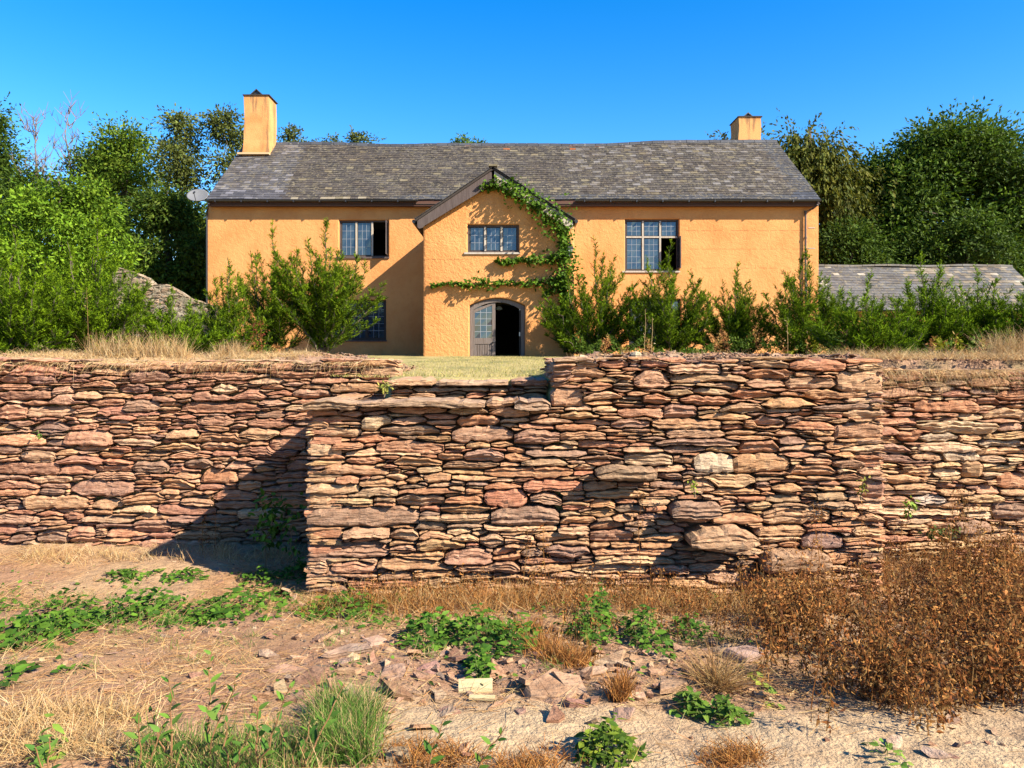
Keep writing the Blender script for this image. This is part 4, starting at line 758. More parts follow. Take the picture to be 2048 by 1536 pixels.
def yew(label, px, d, top, halfw, basepx, r, stems=12, cols=None, dens=1., fan=False, group='young yew bushes in a row on the terrace'):
    """several ascending stems, feathered side shoots, each shoot set with needles in two ranks"""
    x = PX(px, d); zb = float(tz(np.array(x), np.array(d))) - .02; H = PZ(top, d) - zb; hw = halfw / F * d; T = thing('yew_bush', label, 'bush', (x, d, zb), group); W = Soup(); base = np.array([x, d, zb]); SP = []; SD = []; SL = []
    stems = int(stems * 1.35); t = np.linspace(0, 1, 12)[:, None]; lines = []
    for k in range(stems):
        a = k * 2.399 + r.uniform(-.5, .5)
        lean = .05 if k == 0 else (r.uniform(.12, .45) if k < 5 else r.uniform(.3, 1.0)); hgt = H * (1.0 if k == 0 else (1.0 - .55 * lean ** 1.4) * r.uniform(.68, 1.0)); hw_ = hw * 1.24
        if not fan and k > .68 * stems: hgt = H * r.uniform(.12, .40); lean = r.uniform(.55, .98)
        end = base + np.array([math.cos(a) * hw_ * lean, math.sin(a) * hw_ * lean * .8, hgt]); midp = base + np.array([math.cos(a) * hw_ * lean * (.40 if fan else .70), math.sin(a) * hw_ * lean * (.3 if fan else .56), hgt * (.5 if fan else .34)])
        pts = (1 - t) ** 2 * base + 2 * t * (1 - t) * midp + t ** 2 * end; pts[1:] += r.normal(size=(11, 3)) * .012 * H; W.tube(pts, np.linspace(.012 + .008 * H, .005, 12), 5); lines.append((pts, .10))
        for j in range(3 if hgt > .4 * H else 1):       # side branches, each a plume of its own
            f = r.uniform(.22, .72); p0 = np.array([np.interp(f, t[:, 0], pts[:, q]) for q in range(3)]); ax_ = norm(pts[-1] - p0); b_ = a + r.normal() * 1.0; l_ = np.linalg.norm(pts[-1] - p0) * r.uniform(.45, .8); e = p0 + norm(ax_ * .8 + np.array([math.cos(b_), math.sin(b_), .25]) * .62) * l_
            q_ = p0 + (e - p0) * t; q_[:, 2] += l_ * .14 * (t[:, 0] ** 2 - t[:, 0]); W.tube(q_[::3], np.linspace(.010, .004, 4), 4); lines.append((q_, .02))
    for pts, t0 in lines:
        Ln = np.linalg.norm(np.diff(pts, axis=0), axis=1).sum(); ns = max(8, int(46 * Ln * dens * (20 / max(d, 12)) ** .2)); tt = np.sort(r.uniform(t0, 1, ns)); P0 = np.stack([np.interp(tt, t[:, 0], pts[:, j]) for j in range(3)], 1); ax = norm(np.stack([np.interp(tt, t[:, 0], np.gradient(pts[:, j])) for j in range(3)], 1))
        ph = r.uniform(0, 6.283, ns); rad_ = np.stack([np.cos(ph), np.sin(ph), np.zeros(ns) + .1], 1); dr = norm(ax * r.uniform(.7, 1.2, (ns, 1)) + rad_ * .8); L = (.10 + .17 * np.sqrt(np.clip(1 - tt, 0, 1))) * r.uniform(.6, 1.3, ns) * (H / 2.6) ** .35
        SP.append(P0); SD.append(dr); SL.append(L); SP.append(P0[-1:]); SD.append(ax[-1:]); SL.append(np.array([.16]))
    P0, D, L = np.concatenate(SP), np.concatenate(SD), np.concatenate(SL); n = len(P0); m = 9; u = (np.arange(m) + .6) / m; sag = -.06
    pos = P0[:, None] + D[:, None] * (L[:, None, None] * u[None, :, None]); pos[:, :, 2] += (sag * L[:, None] * (u ** 2)[None])
    side = norm(np.cross(D, np.array([0, 0, 1.]) + r.normal(size=(n, 3)) * .5)); sg = np.where(np.arange(m) % 2 == 0, 1., -1.)
    nd = norm(D[:, None] * .8 + side[:, None] * sg[None, :, None] * .85 + r.normal(size=(n, m, 3)) * .22 + np.array([0, 0, .1])); nl = .07 * (1 - .4 * u)[None] * r.uniform(.8, 1.25, (n, m)) * (d / 22) ** .3
    cols = cols or [(.024, .058, .009), (.048, .105, .012), (.10, .19, .018)]; tip = np.clip((pos[:, :, 2] - zb) / H, 0, 1); new = r.random((n, 1)) < (.18 + .55 * tip.mean(1, keepdims=True)); H = max(H, .1)
    cols = [tuple(np.array(q) * SUNNY * (1.25, 1.15, .9)) for q in cols]; c = np.where(new[..., None], np.array(cols[2]), np.where(r.random((n, 1, 1)) < .5, np.array(cols[0]), np.array(cols[1]))) * r.uniform(.7, 1.3, (n, m, 1))
    S = Soup(); leafset(S, pos.reshape(-1, 3), nd.reshape(-1, 3), rdir(n * m, r, .9), nl.reshape(-1), (.022 if H > 0 else 0) * (d / 22) ** .5, c.reshape(-1, 3), 'tri')
    W.build('stem', M['bark'], T); S.build('foliage', M['needle'], T); return T
r = np.random.default_rng(31)
YB = [(.028, .07, .009), (.055, .12, .012), (.105, .21, .018)]
yew('large bright yew bush filling the left edge of the terrace', 20, 14, 460, 130, 705, r, 28, YB, 1.05); yew('tall bright yew bush left of the crumbling garden wall', 188, 14.5, 436, 115, 705, r, 28, YB, 1.05)
yew('low yew bush below the crumbling garden wall', 340, 15, 582, 100, 700, r, 24, YB, 1.2); yew('small dark yew bush at the left corner of the house', 455, 18, 515, 68, 700, r, 18, None, 1.0)
yew('yew bush with a tall feathered top before the left end of the house', 545, 20, 452, 70, 700, r, 15, None, 1.0); yew('widest fan shaped yew bush in front of the left windows', 646, 20, 436, 128, 702, r, 24, None, 1.05, True)
yew('yew bush against the right corner of the porch beside the door', 1185, 22.2, 480, 112, 706, r, 27, None, 1.0); yew('yew bush in front of the large upper right window', 1335, 21, 480, 90, 706, r, 26, None, 1.1)
yew('smaller pointed yew bush between the upper right window and the right downpipe', 1468, 21, 530, 80, 706, r, 24, None, 1.0); yew('yew bush in front of the right downpipe of the house', 1610, 20, 500, 86, 706, r, 25, None, 1.1)
yew('low spreading yew bush overhanging the wall top left of the outbuilding roof', 1730, 13.5, 556, 100, 722, r, 26, YB, 1.0); yew('yew bush in front of the middle of the outbuilding roof', 1840, 15, 510, 88, 706, r, 24, YB, 1.1)
yew('yew bush in front of the right end of the outbuilding roof', 1950, 15, 534, 92, 700, r, 24, YB, 1.1); yew('yew bush cut by the right edge of the picture', 2050, 14.5, 550, 85, 700, r, 24, YB, 1.1)

S = Soup(); n = 9000; px = np.concatenate([r.uniform(1150, 1680, n // 2), r.uniform(400, 560, n // 6), r.uniform(1650, 2080, n // 3)]); n = len(px); d = np.where(px > 1660, r.uniform(13, 15.5, n), r.uniform(18.8, 21.4, n)); X = (px - CX) / F * d
hz = (.12 + .62 * vn(px * .045, px * 0, 55)) * np.sqrt(r.random(n)) * np.where(px > 1660, .75, 1.); Pn = np.stack([X, d, tz(X, d) + hz], 1); kk = vn(px * .06, px * 0 + 3, 57)
c = np.where((kk < .55)[:, None], mixcol([(.03, .07, .012), (.05, .10, .016), (.07, .13, .02)], n, r), np.where((kk < .8)[:, None], mixcol([(.36, .17, .05), (.42, .27, .08), (.28, .11, .04)], n, r), mixcol([(.22, .24, .03), (.16, .2, .03)], n, r)))
leafset(S, Pn, rdir(n, r, .5), rdir(n, r, .5), r.uniform(.06, .13, n), r.uniform(.02, .05, n), c); S.build('undergrowth', M['leaf']).__setitem__('kind', 'stuff')
# ---- climber on the porch
r = np.random.default_rng(41)
cl = thing('climbing_vine', 'green climber trained up the right side of the porch gable with two side strands', 'climber', (PX(1130, D1), D1 - .05, 1.95))
W = Soup(); S = Soup(); yv = D1 - .06
def strand(pts, wd, n, out=.16, cols=[(.055, .13, .014), (.085, .18, .02), (.038, .095, .011)], ls=.13):
    p = np.array([(PX(x, yv), yv, PZ(y, yv)) for x, y in pts]); seg = np.concatenate([[0], np.cumsum(np.linalg.norm(np.diff(p, axis=0), axis=1))]); W.tube(np.stack([np.interp(np.linspace(0, seg[-1], 24), seg, p[:, j]) for j in range(3)], 1) + r.normal(size=(24, 3)) * .012, np.linspace(.02, .008, 24), 5)
    t = r.uniform(0, seg[-1], n); q = np.stack([np.interp(t, seg, p[:, j]) for j in range(3)], 1); wv = np.interp(t, seg, np.linspace(wd[0], wd[1], len(seg))) if len(wd) == 2 else np.interp(t, seg, wd)
    wv = wv * (.3 + 1.3 * vn(t * 3.1, t * 0, 5)); q[:, 0] += r.normal(size=n) * wv * .5; q[:, 2] += r.normal(size=n) * wv * .5; q[:, 1] -= np.abs(r.normal(size=n)) * np.minimum(out, wv * .9)
    leafset(S, q, norm(r.normal(size=(n, 3)) * .5 + np.array([0, -.5, -.35])), norm(r.normal(size=(n, 3)) * .5 + np.array([.1, -.7, .75])), ls * r.uniform(.55, 1.25, n), ls * .75 * r.uniform(.6, 1.2, n), mixcol(cols, n, r), 'rhomb', .15)
strand([(1132, 700), (1128, 600), (1130, 520), (1128, 470), (1108, 435), (1070, 408), (1030, 385), (990, 366), (958, 378)], [.1, .16, .34, .50, .48, .36, .30, .30, .2], 3600, .3)
strand([(1134, 514), (1085, 520), (1040, 519), (1010, 525), (992, 520)], [.32, .20, .10, .11, .02], 480, .2); strand([(1120, 560), (1060, 567), (1000, 564), (930, 568), (893, 566), (862, 571)], [.3, .17, .10, .12, .09, .015], 640, .22)
strand([(1128, 560), (1105, 575), (1090, 590)], [.25, .25, .1], 160, .2)
W.build('stem', M['bark'], cl); S.build('foliage', M['leaf'], cl)
# ------------------------------------------------------------------ foreground
r = np.random.default_rng(51)
def G(px, py):
    d = 5.0
    for _ in range(25):
        x = PX(px, d); z = float(gz(np.array(x), np.array(d))); d = .5 * d + .5 * (EYE - z) * F / (py - HY)
    return np.array([PX(px, d), d, float(gz(np.array(PX(px, d)), np.array(d)))])
def toground(X, Y, zf=gz): return np.stack([X, Y, zf(X, Y)], -1)
def topx(Pt): return CX + Pt[:, 0] / Pt[:, 1] * F, HY + (EYE - Pt[:, 2]) / Pt[:, 1] * F
def blades(S, P0, D, L, W, bend, col, segs=3, up=None):
    """ribbons that start along D and bend over"""
    n = len(P0); D = norm(D); L = np.broadcast_to(L, (n,))[:, None]; W = np.broadcast_to(W, (n,))[:, None] / 2; side = norm(np.cross(D, r.normal(size=(n, 3)))); bd = norm(r.normal(size=(n, 3)) * np.array([1, 1, .3]) + np.array([0, 0, -.55])) if up is None else up; B = np.broadcast_to(bend, (n,))[:, None]
    V = []
    for k in range(segs + 1):
        t = k / segs; c = P0 + D * L * t + bd * L * B * t * t; w_ = W * (1 - .85 * t); V += [c - side * w_, c + side * w_]
    V = np.stack(V, 1); k2 = 2 * (segs + 1); b = np.arange(n)[:, None, None] * k2; Q = b + np.array([[[2 * k, 2 * k + 1, 2 * k + 3, 2 * k + 2] for k in range(segs)]])
    col = np.asarray(col, float); col = np.broadcast_to(col, (n, 3)); S.add(V.reshape(-1, 3), None, Q.reshape(-1, 4), np.repeat(col, k2, 0))
def shards(S, Pn, size, thick, cols, tilt=.35):
    """flat angular slivers of slate"""
    n = len(Pn); m = 5; a = np.sort(r.uniform(0, 1, (n, m)) * .85 + np.arange(m) * 1.0, 1) / m * 2 * np.pi; size = np.broadcast_to(size, (n,)); thick = np.broadcast_to(thick, (n,)); el = r.uniform(.3, .75, n)
    nr = norm(np.stack([r.normal(size=n) * tilt, r.normal(size=n) * tilt, np.ones(n)], 1)); e1 = norm(np.cross(nr, r.normal(size=(n, 3)))); e2 = np.cross(nr, e1); rad = r.uniform(.5, 1.25, (n, m)) * size[:, None] * .5
    ring = Pn[:, None] + e1[:, None] * (np.cos(a) * rad)[..., None] + e2[:, None] * (np.sin(a) * rad * el[:, None])[..., None]; top = ring + nr[:, None] * (thick[:, None, None] * (.7 + .3 * r.random((n, m, 1)))) - e1[:, None] * (np.cos(a) * rad * .1)[..., None]; bot = ring - nr[:, None] * (thick * .7)[:, None, None]
    V = np.concatenate([top, bot], 1); b = np.arange(n)[:, None, None] * 2 * m; T = (b + np.array([[[0, k, k + 1] for k in range(1, m - 1)]])).reshape(-1, 3); Q = (b + np.array([[[k, m + k, m + (k + 1) % m, (k + 1) % m] for k in range(m)]])).reshape(-1, 4)
    S.add(V.reshape(-1, 3), T, Q, np.repeat(mixcol(cols, n, r, .25), 2 * m, 0))
SH = [(.43, .245, .145), (.48, .30, .17), (.36, .20, .13), (.28, .19, .14), (.55, .38, .23), (.40, .22, .12)]
# slivers of slate over the ground, densest in a band below the block, and on the wall tops
S = Soup(); n = 26000; Pn = toground(r.uniform(-5, 5, n), r.uniform(2.5, 8.0, n)); px, py = topx(Pn)
dens = .06 + .95 * np.exp(-((py - (1330 + .05 * (px - 1000) * (px > 1000))) / 62) ** 2) * sst(480, 700, px) * sst(1620, 1400, px) + .35 * sst(.52, .66, fbm(Pn[:, 0] * .9, Pn[:, 1] * 1.4, 61, 3)) + .25 * sst(1250, 1180, py) * sst(420, 560, px)
dens *= 1 - .75 * sst(1400, 1440, py) * sst(720, 800, px) * sst(1540, 1450, px)
Pn = Pn[r.random(n) < dens * .75]; n = len(Pn); shards(S, Pn, r.lognormal(math.log(.038), .55, n), r.uniform(.003, .010, n), SH); S.build('slate_rubble', M['stone']).__setitem__('kind', 'stuff')
S = Soup(); n = 7000; X = r.uniform(.45, 3.3, n); Y = 6.55 + 3.4 * r.random(n) ** 1.3; Pn = toground(X, Y, tz); Pn[:, 2] += r.uniform(0, .05, n); shards(S, Pn, r.lognormal(math.log(.052), .6, n), r.uniform(.003, .011, n), SH, .28)
n = 2600; X = r.uniform(-6.4, -1.25, n); Y = 8.05 + 2.2 * r.random(n) ** 1.3; keep = r.random(n) < np.where(X > -2.6, 1, .22); Pn = toground(X, Y, tz)[keep]; n = len(Pn); Pn[:, 2] += r.uniform(0, .03, n); shards(S, Pn, r.lognormal(math.log(.036), .6, n), r.uniform(.003, .009, n), SH, .3)
n = 900; X = r.uniform(3.2, 6.2, n); Y = 7.6 + 1.2 * r.random(n); Pn = toground(X, Y, tz); shards(S, Pn, r.lognormal(math.log(.036), .6, n), r.uniform(.003, .009, n), SH, .3)
S.build('spoil_rubble', M['stone']).__setitem__('kind', 'stuff')

def rock(name, label, px, py, wpx, hpx, col, flat=.35, rot=0., group=None, tilt=(0, 0), mat='stone', up=0.):
    """a broken block: irregular outline, split faces, bedded a little into the soil"""
    p = G(px, py); sx = wpx / F * p[1]; sz = max(.010, hpx * .5 / F * p[1]); m = int(r.integers(5, 7)); a = np.sort((np.arange(m) + r.uniform(-.45, .45, m)) / m * 2 * np.pi); rad = r.uniform(.6, 1.25, m)
    rings = []; sh = r.uniform(-.14, .14, 2); slope = r.uniform(-.35, .35, 2)
    for k, (zf, sc) in enumerate(((-.5, .95), (.2, 1.03), (.66, 1.0 + .05 * r.random()), (1.0, .95))):
        j = r.uniform(.93, 1.07, m); xx = np.cos(a) * rad * sc * j * sx * .5 + sh[0] * sx * zf; yy = np.sin(a) * rad * sc * j * sx * flat * .9 + sh[1] * sx * zf
        rings.append(np.stack([xx, yy, np.full(m, zf * sz) + (xx * slope[0] + yy * slope[1]) * max(0, zf) * .5 + r.uniform(-.06, .06, m) * sz], 1))
    V = np.concatenate(rings + [np.array([[rings[3][:, 0].mean(), rings[3][:, 1].mean(), rings[3][:, 2].mean() + .04 * sz]])]); cr, sr = math.cos(rot), math.sin(rot); V[:, :2] = V[:, :2] @ np.array([[cr, sr], [-sr, cr]]); V[:, 2] += V[:, 0] * tilt[0] + V[:, 1] * tilt[1]
    Q = [(k * m + i, k * m + (i + 1) % m, (k + 1) * m + (i + 1) % m, (k + 1) * m + i) for k in range(3) for i in range(m)]; T = [(3 * m + i, 3 * m + (i + 1) % m, 4 * m) for i in range(m)]
    S = Soup(); S.add(V + p + np.array([0, 0, up]), T, Q, np.array(col) * r.uniform(.9, 1.1, (len(V), 1))); o = S.build(name, M[mat]); return tag(o, label, 'stone', group)
rock('loose_stone', 'largest pale tan slab lying on the bare soil below the block', 1098, 1392, 124, 30, (.50, .31, .18), .42, .1, tilt=(.05, .18)); rock('loose_stone', 'thin split slab resting against the front of the largest tan slab', 1110, 1404, 96, 13, (.46, .28, .17), .3, -.15, tilt=(.1, .1))
rock('loose_stone', 'flat purple slab lying among slate chips below the green weeds', 855, 1340, 66, 8, (.45, .25, .2), .5, .4, tilt=(.1, .25)); rock('loose_stone', 'upright tan stone with a shaded side behind the largest slab', 1182, 1346, 56, 18, (.52, .34, .21), .4, .2)
rock('loose_stone', 'tan stone with a dry plant in front of it, right of the largest slab', 1240, 1362, 58, 24, (.50, .33, .2), .4, -.2); rock('loose_stone', 'small reddish block with square ends right of the largest slab', 1150, 1412, 52, 20, (.44, .22, .15), .4, 0)
rock('loose_stone', 'purple grey boulder at the edge of the brown dry weeds', 1492, 1318, 84, 34, (.42, .29, .24), .42, .3); rock('loose_stone', 'round topped orange stone at the right of the chips', 1310, 1350, 44, 16, (.54, .31, .17), .45, 0)
rock('loose_stone', 'dark wedge of slate on the pale sand at the lower right of the chips', 1240, 1432, 56, 14, (.32, .2, .15), .5, .5, tilt=(.2, 0)); rock('loose_stone', 'reddish slate plate lying on the left edge of the pale sand', 900, 1422, 46, 6, (.42, .25, .18), .6, .9)
rock('loose_stone', 'brown slate flake on the pale sand below the square block', 1040, 1425, 34, 9, (.36, .22, .16), .5, -.5); rock('loose_stone', 'long dark edged slate at the left end of the chips', 560, 1340, 84, 13, (.34, .2, .14), .28, .1)
rock('loose_stone', 'rounded brown stone left of the purple slab', 690, 1330, 44, 17, (.44, .28, .2), .45, 0); rock('loose_stone', 'pale brown lump left of the flat purple slab', 785, 1345, 64, 15, (.48, .30, .2), .45, .3); rock('loose_stone', 'tan slab half under the green weeds in the middle', 885, 1298, 48, 14, (.58, .4, .25), .45, -.2)
rock('loose_stone', 'reddish slab lying behind the cream board', 935, 1368, 70, 14, (.5, .29, .2), .4, .2); rock('loose_stone', 'brown stone at the far left edge of the chip band', 745, 1285, 50, 12, (.5, .34, .25), .45, 0); rock('loose_stone', 'orange tinted stone beside the lower right green weeds', 1275, 1395, 40, 14, (.56, .36, .23), .45, 0)
rock('loose_stone', 'pointed slate slab on the sand near the bottom right corner', 1880, 1510, 60, 16, (.5, .36, .26), .4, -.6, tilt=(.25, 0)); rock('loose_stone', 'pale lump of stone in the sand left of the pointed slab', 1790, 1490, 46, 14, (.62, .48, .33), .5, .1)
rock('loose_stone', 'pale round stone perched on the rubble above the wall', 1272, 700, 1, 1, CREAM) if False else None
p = np.array([PX(1272, 7.0), 7.0, PZ(711, 7.0)]); S = Soup(); S.lathe([(0, -.03), (.045, -.02), (.055, .005), (.04, .03), (0, .04)], p, 7, (.66, .55, .36)); tag(S.build('loose_stone', M['stone']), 'pale round stone perched on the rubble along the wall top', 'stone')
MARKS = [('cream boards', 951, 1385), ('largest tan slab', 1098, 1395), ('purple grey boulder', 1492, 1310), ('flat purple slab', 855, 1335), ('middle green weeds', 960, 1290), ('bramble clump', 1225, 1505), ('bright green grass tuft', 690, 1470), ('left edge creeper', 80, 1270), ('pale weeds by the arching tuft', 1410, 1430), ('block corner', 640, 1160), ('weeds left of the block corner', 490, 1220), ('square reddish block', 1150, 1410), ('pointed slab', 1880, 1505)]
used = set(); NAMES = ['reddish', 'tan', 'red brown', 'dark grey', 'pale tan', 'rusty']
for k in range(130):
    px, py = (r.uniform(520, 1480), r.normal(1335, 46)) if k < 100 else (r.uniform(20, 2020), r.uniform(1240, 1520)); wd = r.uniform(18, 42); ci = r.integers(len(SH))
    mk = min(MARKS, key=lambda q: (q[1] - px) ** 2 + 4 * (q[2] - py) ** 2); dx, dy = px - mk[1], 2 * (py - mk[2]); far = math.hypot(dx, dy); side = ('right of' if dx > 0 else 'left of') if abs(dx) > abs(dy) else ('in front of' if dy > 0 else 'behind')
    lab = '%s %s slate fragment %s the %s' % ('small' if wd < 28 else 'larger', NAMES[ci], ('just ' if far < 70 else '') + side, mk[0])
    if lab in used or far > 260: continue
    used.add(lab); g_ = G(px, py); S = Soup(); wd *= 1.7; shards(S, g_[None] + np.array([[0, 0, .012]]), wd / F * g_[1], r.uniform(.006, .016), [SH[ci]], r.uniform(.05, .4)); tag(S.build('slate_fragment', M['stone']), lab, 'stone', 'slate fragments scattered on the ground')
for px, py, wd, tl, ci, lab in ((1062, 1372, 100, .25, 1, 'broad tan broken slab leaning behind the largest slab'), (1145, 1384, 84, .35, 4, 'pale broken slab tilted up against the right end of the largest slab'), (995, 1352, 66, .3, 0, 'reddish broken slab between the dark weed tuft and the largest slab'), (705, 1306, 84, .2, 3, 'grey broken slab lying flat left of the rounded brown stone'),
                             (625, 1362, 72, .3, 0, 'reddish broken slab near the bright green grass tuft'), (1335, 1380, 70, .3, 1, 'tan broken slab right of the small rusty dead plant'), (800, 1392, 78, .2, 5, 'rusty broken slab on the sand left of the cream boards'), (1215, 1330, 74, .4, 4, 'pale broken slab propped behind the rusty dead plant'), (920, 1325, 64, .3, 2, 'dark red broken slab under the middle green weeds')):
    g_ = G(px, py); S = Soup(); shards(S, g_[None] + np.array([[0, 0, .022]]), wd * 1.35 / F * g_[1], .014, [SH[ci]], tl); tag(S.build('broken_stone', M['stone']), lab, 'stone')
def board(label, px, py, w_, h_, rot, tilt):
    p = G(px, py); sx = w_ / F * p[1] / 2; sy = h_ / 2; V = np.array([(x * sx, y * sy, z) for z in (-.006, .006) for x, y in ((-1, -1), (1, -1), (1, 1), (-1, 1))]); V[:, 2] += V[:, 1] * tilt; c, s_ = math.cos(rot), math.sin(rot); V[:, :2] = V[:, :2] @ np.array([[c, s_], [-s_, c]])
    S = Soup(); S.add(V + p + np.array([0, 0, .02]), None, [(0, 3, 2, 1), (4, 5, 6, 7), (0, 1, 5, 4), (1, 2, 6, 5), (2, 3, 7, 6), (3, 0, 4, 7)]); tag(S.build('timber_offcut', M['wood_offcut']), label, 'board')
board('cream sawn board offcut, the broader of two lying on the soil', 951, 1380, 68, .085, .05, .38); board('cream sawn board offcut, the thin strip in front of the broad one', 964, 1403, 52, .022, -.06, .3)

# ---- dry grass
STR = [(.66, .46, .22), (.58, .37, .16), (.72, .54, .30), (.50, .29, .12)]; RST = [(.46, .20, .055), (.36, .15, .04), (.55, .28, .08), (.30, .125, .04)]
S = Soup(); n = 68000; Pn = toground(r.uniform(-5.2, 5.2, n), 2.5 + 5.6 * r.random(n) ** 1.15); px, py = topx(Pn); cl_ = fbm(Pn[:, 0] * 1.3, Pn[:, 1] * 1.6, 71, 4)
den = .16 + .84 * sst(.38, .55, cl_); den *= 1 - .92 * sst(1395, 1440, py) * sst(700, 800, px); den *= 1 - .8 * np.exp(-((py - 1340) / 60) ** 2) * sst(520, 640, px) * sst(1500, 1400, px); den = np.maximum(den, .9 * sst(620, 680, px) * sst(1560, 1500, px) * sst(1255, 1200, py)); den = np.maximum(den, .95 * sst(460, 300, px) * sst(1330, 1400, py) * sst(.40, .5, cl_))
Pn = Pn[r.random(n) < den * .8]; n = len(Pn); a = r.uniform(0, 6.283, n); D = np.stack([np.cos(a), np.sin(a) * .8, r.uniform(.0, .5, n)], 1); Pn[:, 2] += .004
blades(S, Pn, D, r.uniform(.06, .22, n), r.uniform(.0022, .0042, n), r.uniform(-.1, .35, n), mixcol([(.60, .39, .17), (.50, .29, .12), (.66, .47, .24), (.42, .22, .09)], n, r), 2); S.build('dead_grass', M['dry']).__setitem__('kind', 'stuff')
def tufts(S, C, rad, n, hgt, cols, spread=.35, wd=.004, bend=.3):
    Q = C[r.integers(0, len(C), n)] + np.stack([r.normal(size=n) * rad, r.normal(size=n) * rad, np.zeros(n)], 1); D = np.stack([r.normal(size=n) * spread, r.normal(size=n) * spread, np.ones(n)], 1)
    blades(S, Q, D, hgt * r.uniform(.4, 1.2, n), wd * r.uniform(.7, 1.3, n), bend * r.uniform(.2, 1.4, n), mixcol(cols, n, r), 2 if n > 2500 else 3)
def band(n, x0, x1, y0, y1, zf): return toground(r.uniform(x0, x1, n), r.uniform(y0, y1, n), zf)
S = Soup(); tufts(S, band(190, -1.6, 2.6, 5.7, 6.42, gz), .07, 8500, .20, STR[:2] + RST, .7); tufts(S, band(60, -5, -2.2, 7.4, 7.95, gz), .06, 1500, .16, STR, .6); tufts(S, band(40, 2.5, 5.3, 6.4, 7.3, gz), .08, 2200, .25, STR + RST, .5)
S.build('dry_grass', M['dry']).__setitem__('kind', 'stuff')
S = Soup(); tufts(S, band(160, -5.9, -2.4, 8.05, 9.4, tz), .07, 9000, .12, STR, .9, bend=.6); tufts(S, band(90, 3.3, 6.0, 7.6, 8.7, tz), .07, 7000, .16, STR, .9, bend=.6); tufts(S, band(40, -3, -1.3, 8.2, 9.0, tz), .05, 700, .09, STR, .7); tufts(S, band(60, .5, 3.2, 7.6, 9.6, tz), .05, 1300, .12, STR, .6)
Q = band(1300, 3.35, 6.2, 7.44, 7.56, lambda X, Y: X * 0 + 1.93); blades(S, Q, np.stack([r.normal(size=1300) * .6, -np.abs(r.normal(size=1300)) - .2, r.normal(size=1300) * .3], 1), r.uniform(.10, .24, 1300), .004, .7, mixcol(STR, 1300, r), 3, up=np.array([0, 0, -1.]))
Q = band(900, -5.9, -1.4, 7.94, 8.06, lambda X, Y: X * 0 + 2.0); blades(S, Q, np.stack([r.normal(size=900) * .6, -np.abs(r.normal(size=900)) - .2, r.normal(size=900) * .3], 1), r.uniform(.06, .2, 900), .004, .6, mixcol(STR, 900, r), 3, up=np.array([0, 0, -1.]))
S.build('dry_grass', M['dry']).__setitem__('kind', 'stuff')
def clump(name, label, cat, pts, rad, n, h, cols, spread, wd=.004, bend=.3, group=None):
    S = Soup(); tufts(S, np.asarray(pts, float), rad, n, h, cols, spread, wd, bend); return tag(S.build(name, M['dry'] if cols is STR or cols is RST else M['leaf']), label, cat, group)
tp = lambda px, d: np.array([PX(px, d), d, float(tz(np.array(PX(px, d)), np.array(d)))])
clump('grass_tuft', 'tall straw coloured grass tuft on the wall top before the left yew bushes', 'grass', [tp(x, 8.6) for x in range(185, 375, 14)], .05, 1300, .30, STR, .32, .004, .4)
clump('grass_tuft', 'low straw grass tuft on the wall top near the red dock stalks', 'grass', [tp(x, 8.7) for x in range(440, 500, 12)], .05, 600, .22, STR, .4, .004, .4); clump('grass_tuft', 'pale straw grass tuft on the wall top at the right edge', 'grass', [tp(x, 8.2) for x in range(1985, 2100, 12)], .05, 1500, .38, STR, .35, .004, .5)
clump('grass_tuft', 'brown arching grass tuft beside the purple grey boulder', 'grass', [G(1440, 1380), G(1425, 1372)], .03, 500, .30, [(.42, .25, .09), (.34, .17, .06), (.5, .33, .14)], .8, .004, .7)
GRN = [(.10, .22, .03), (.15, .28, .04), (.20, .32, .06), (.07, .16, .02)]
clump('grass_tuft', 'bright green grass tuft at the bottom, largest of the living grass', 'grass', [G(x, y) for x in range(640, 745, 12) for y in (1440, 1480, 1520)], .03, 3200, .19, GRN + STR[:1], .35, .0045, .4)
clump('grass_tuft', 'green grass among the willow seedlings at the bottom left', 'grass', [G(x, y) for x in range(300, 640, 22) for y in (1505, 1550)], .05, 2600, .15, GRN + STR[:2], .4, .004, .4)
clump('grass_tuft', 'dead straw tuft standing at the bottom left corner', 'grass', [G(x, y) for x in range(0, 260, 25) for y in (1440, 1500)], .07, 2400, .15, STR, .8, .004, .5)
clump('grass_tuft', 'brown withered tuft at the bottom centre below the pale sand', 'grass', [G(x, y) for x, y in ((850, 1530), (900, 1520), (1050, 1540), (1090, 1530), (1000, 1545), (820, 1510))], .06, 1500, .09, RST, .9, .004, .5)
clump('grass_tuft', 'dark withered tuft on the sand at the bottom right', 'grass', [G(1470, 1520), G(1500, 1515), G(1440, 1530)], .05, 700, .09, RST, .9, .004, .5)
clump('grass_tuft', 'rusty dead plant in front of the tan stone right of the largest slab', 'grass', [G(1238, 1400), G(1245, 1395)], .02, 420, .14, RST, .35, .006, .2); clump('grass_tuft', 'rusty dead stems hanging over the middle green weeds', 'grass', [G(1080, 1300), G(1110, 1320), G(1150, 1330), G(1060, 1270)], .06, 1100, .17, RST, .6, .005, .4)
S = Soup(); n = 9000; Q = toground(r.uniform(-1.9, 1.3, n), 7.7 + 15 * r.random(n) ** 1.6, tz); blades(S, Q, np.stack([r.normal(size=n) * .5, r.normal(size=n) * .5, np.ones(n)], 1), r.uniform(.015, .05, n), .006, .3, mixcol([(.50, .40, .14), (.34, .34, .08), (.58, .47, .2)], n, r), 2); S.build('lawn_grass', M['dry']).__setitem__('kind', 'stuff')

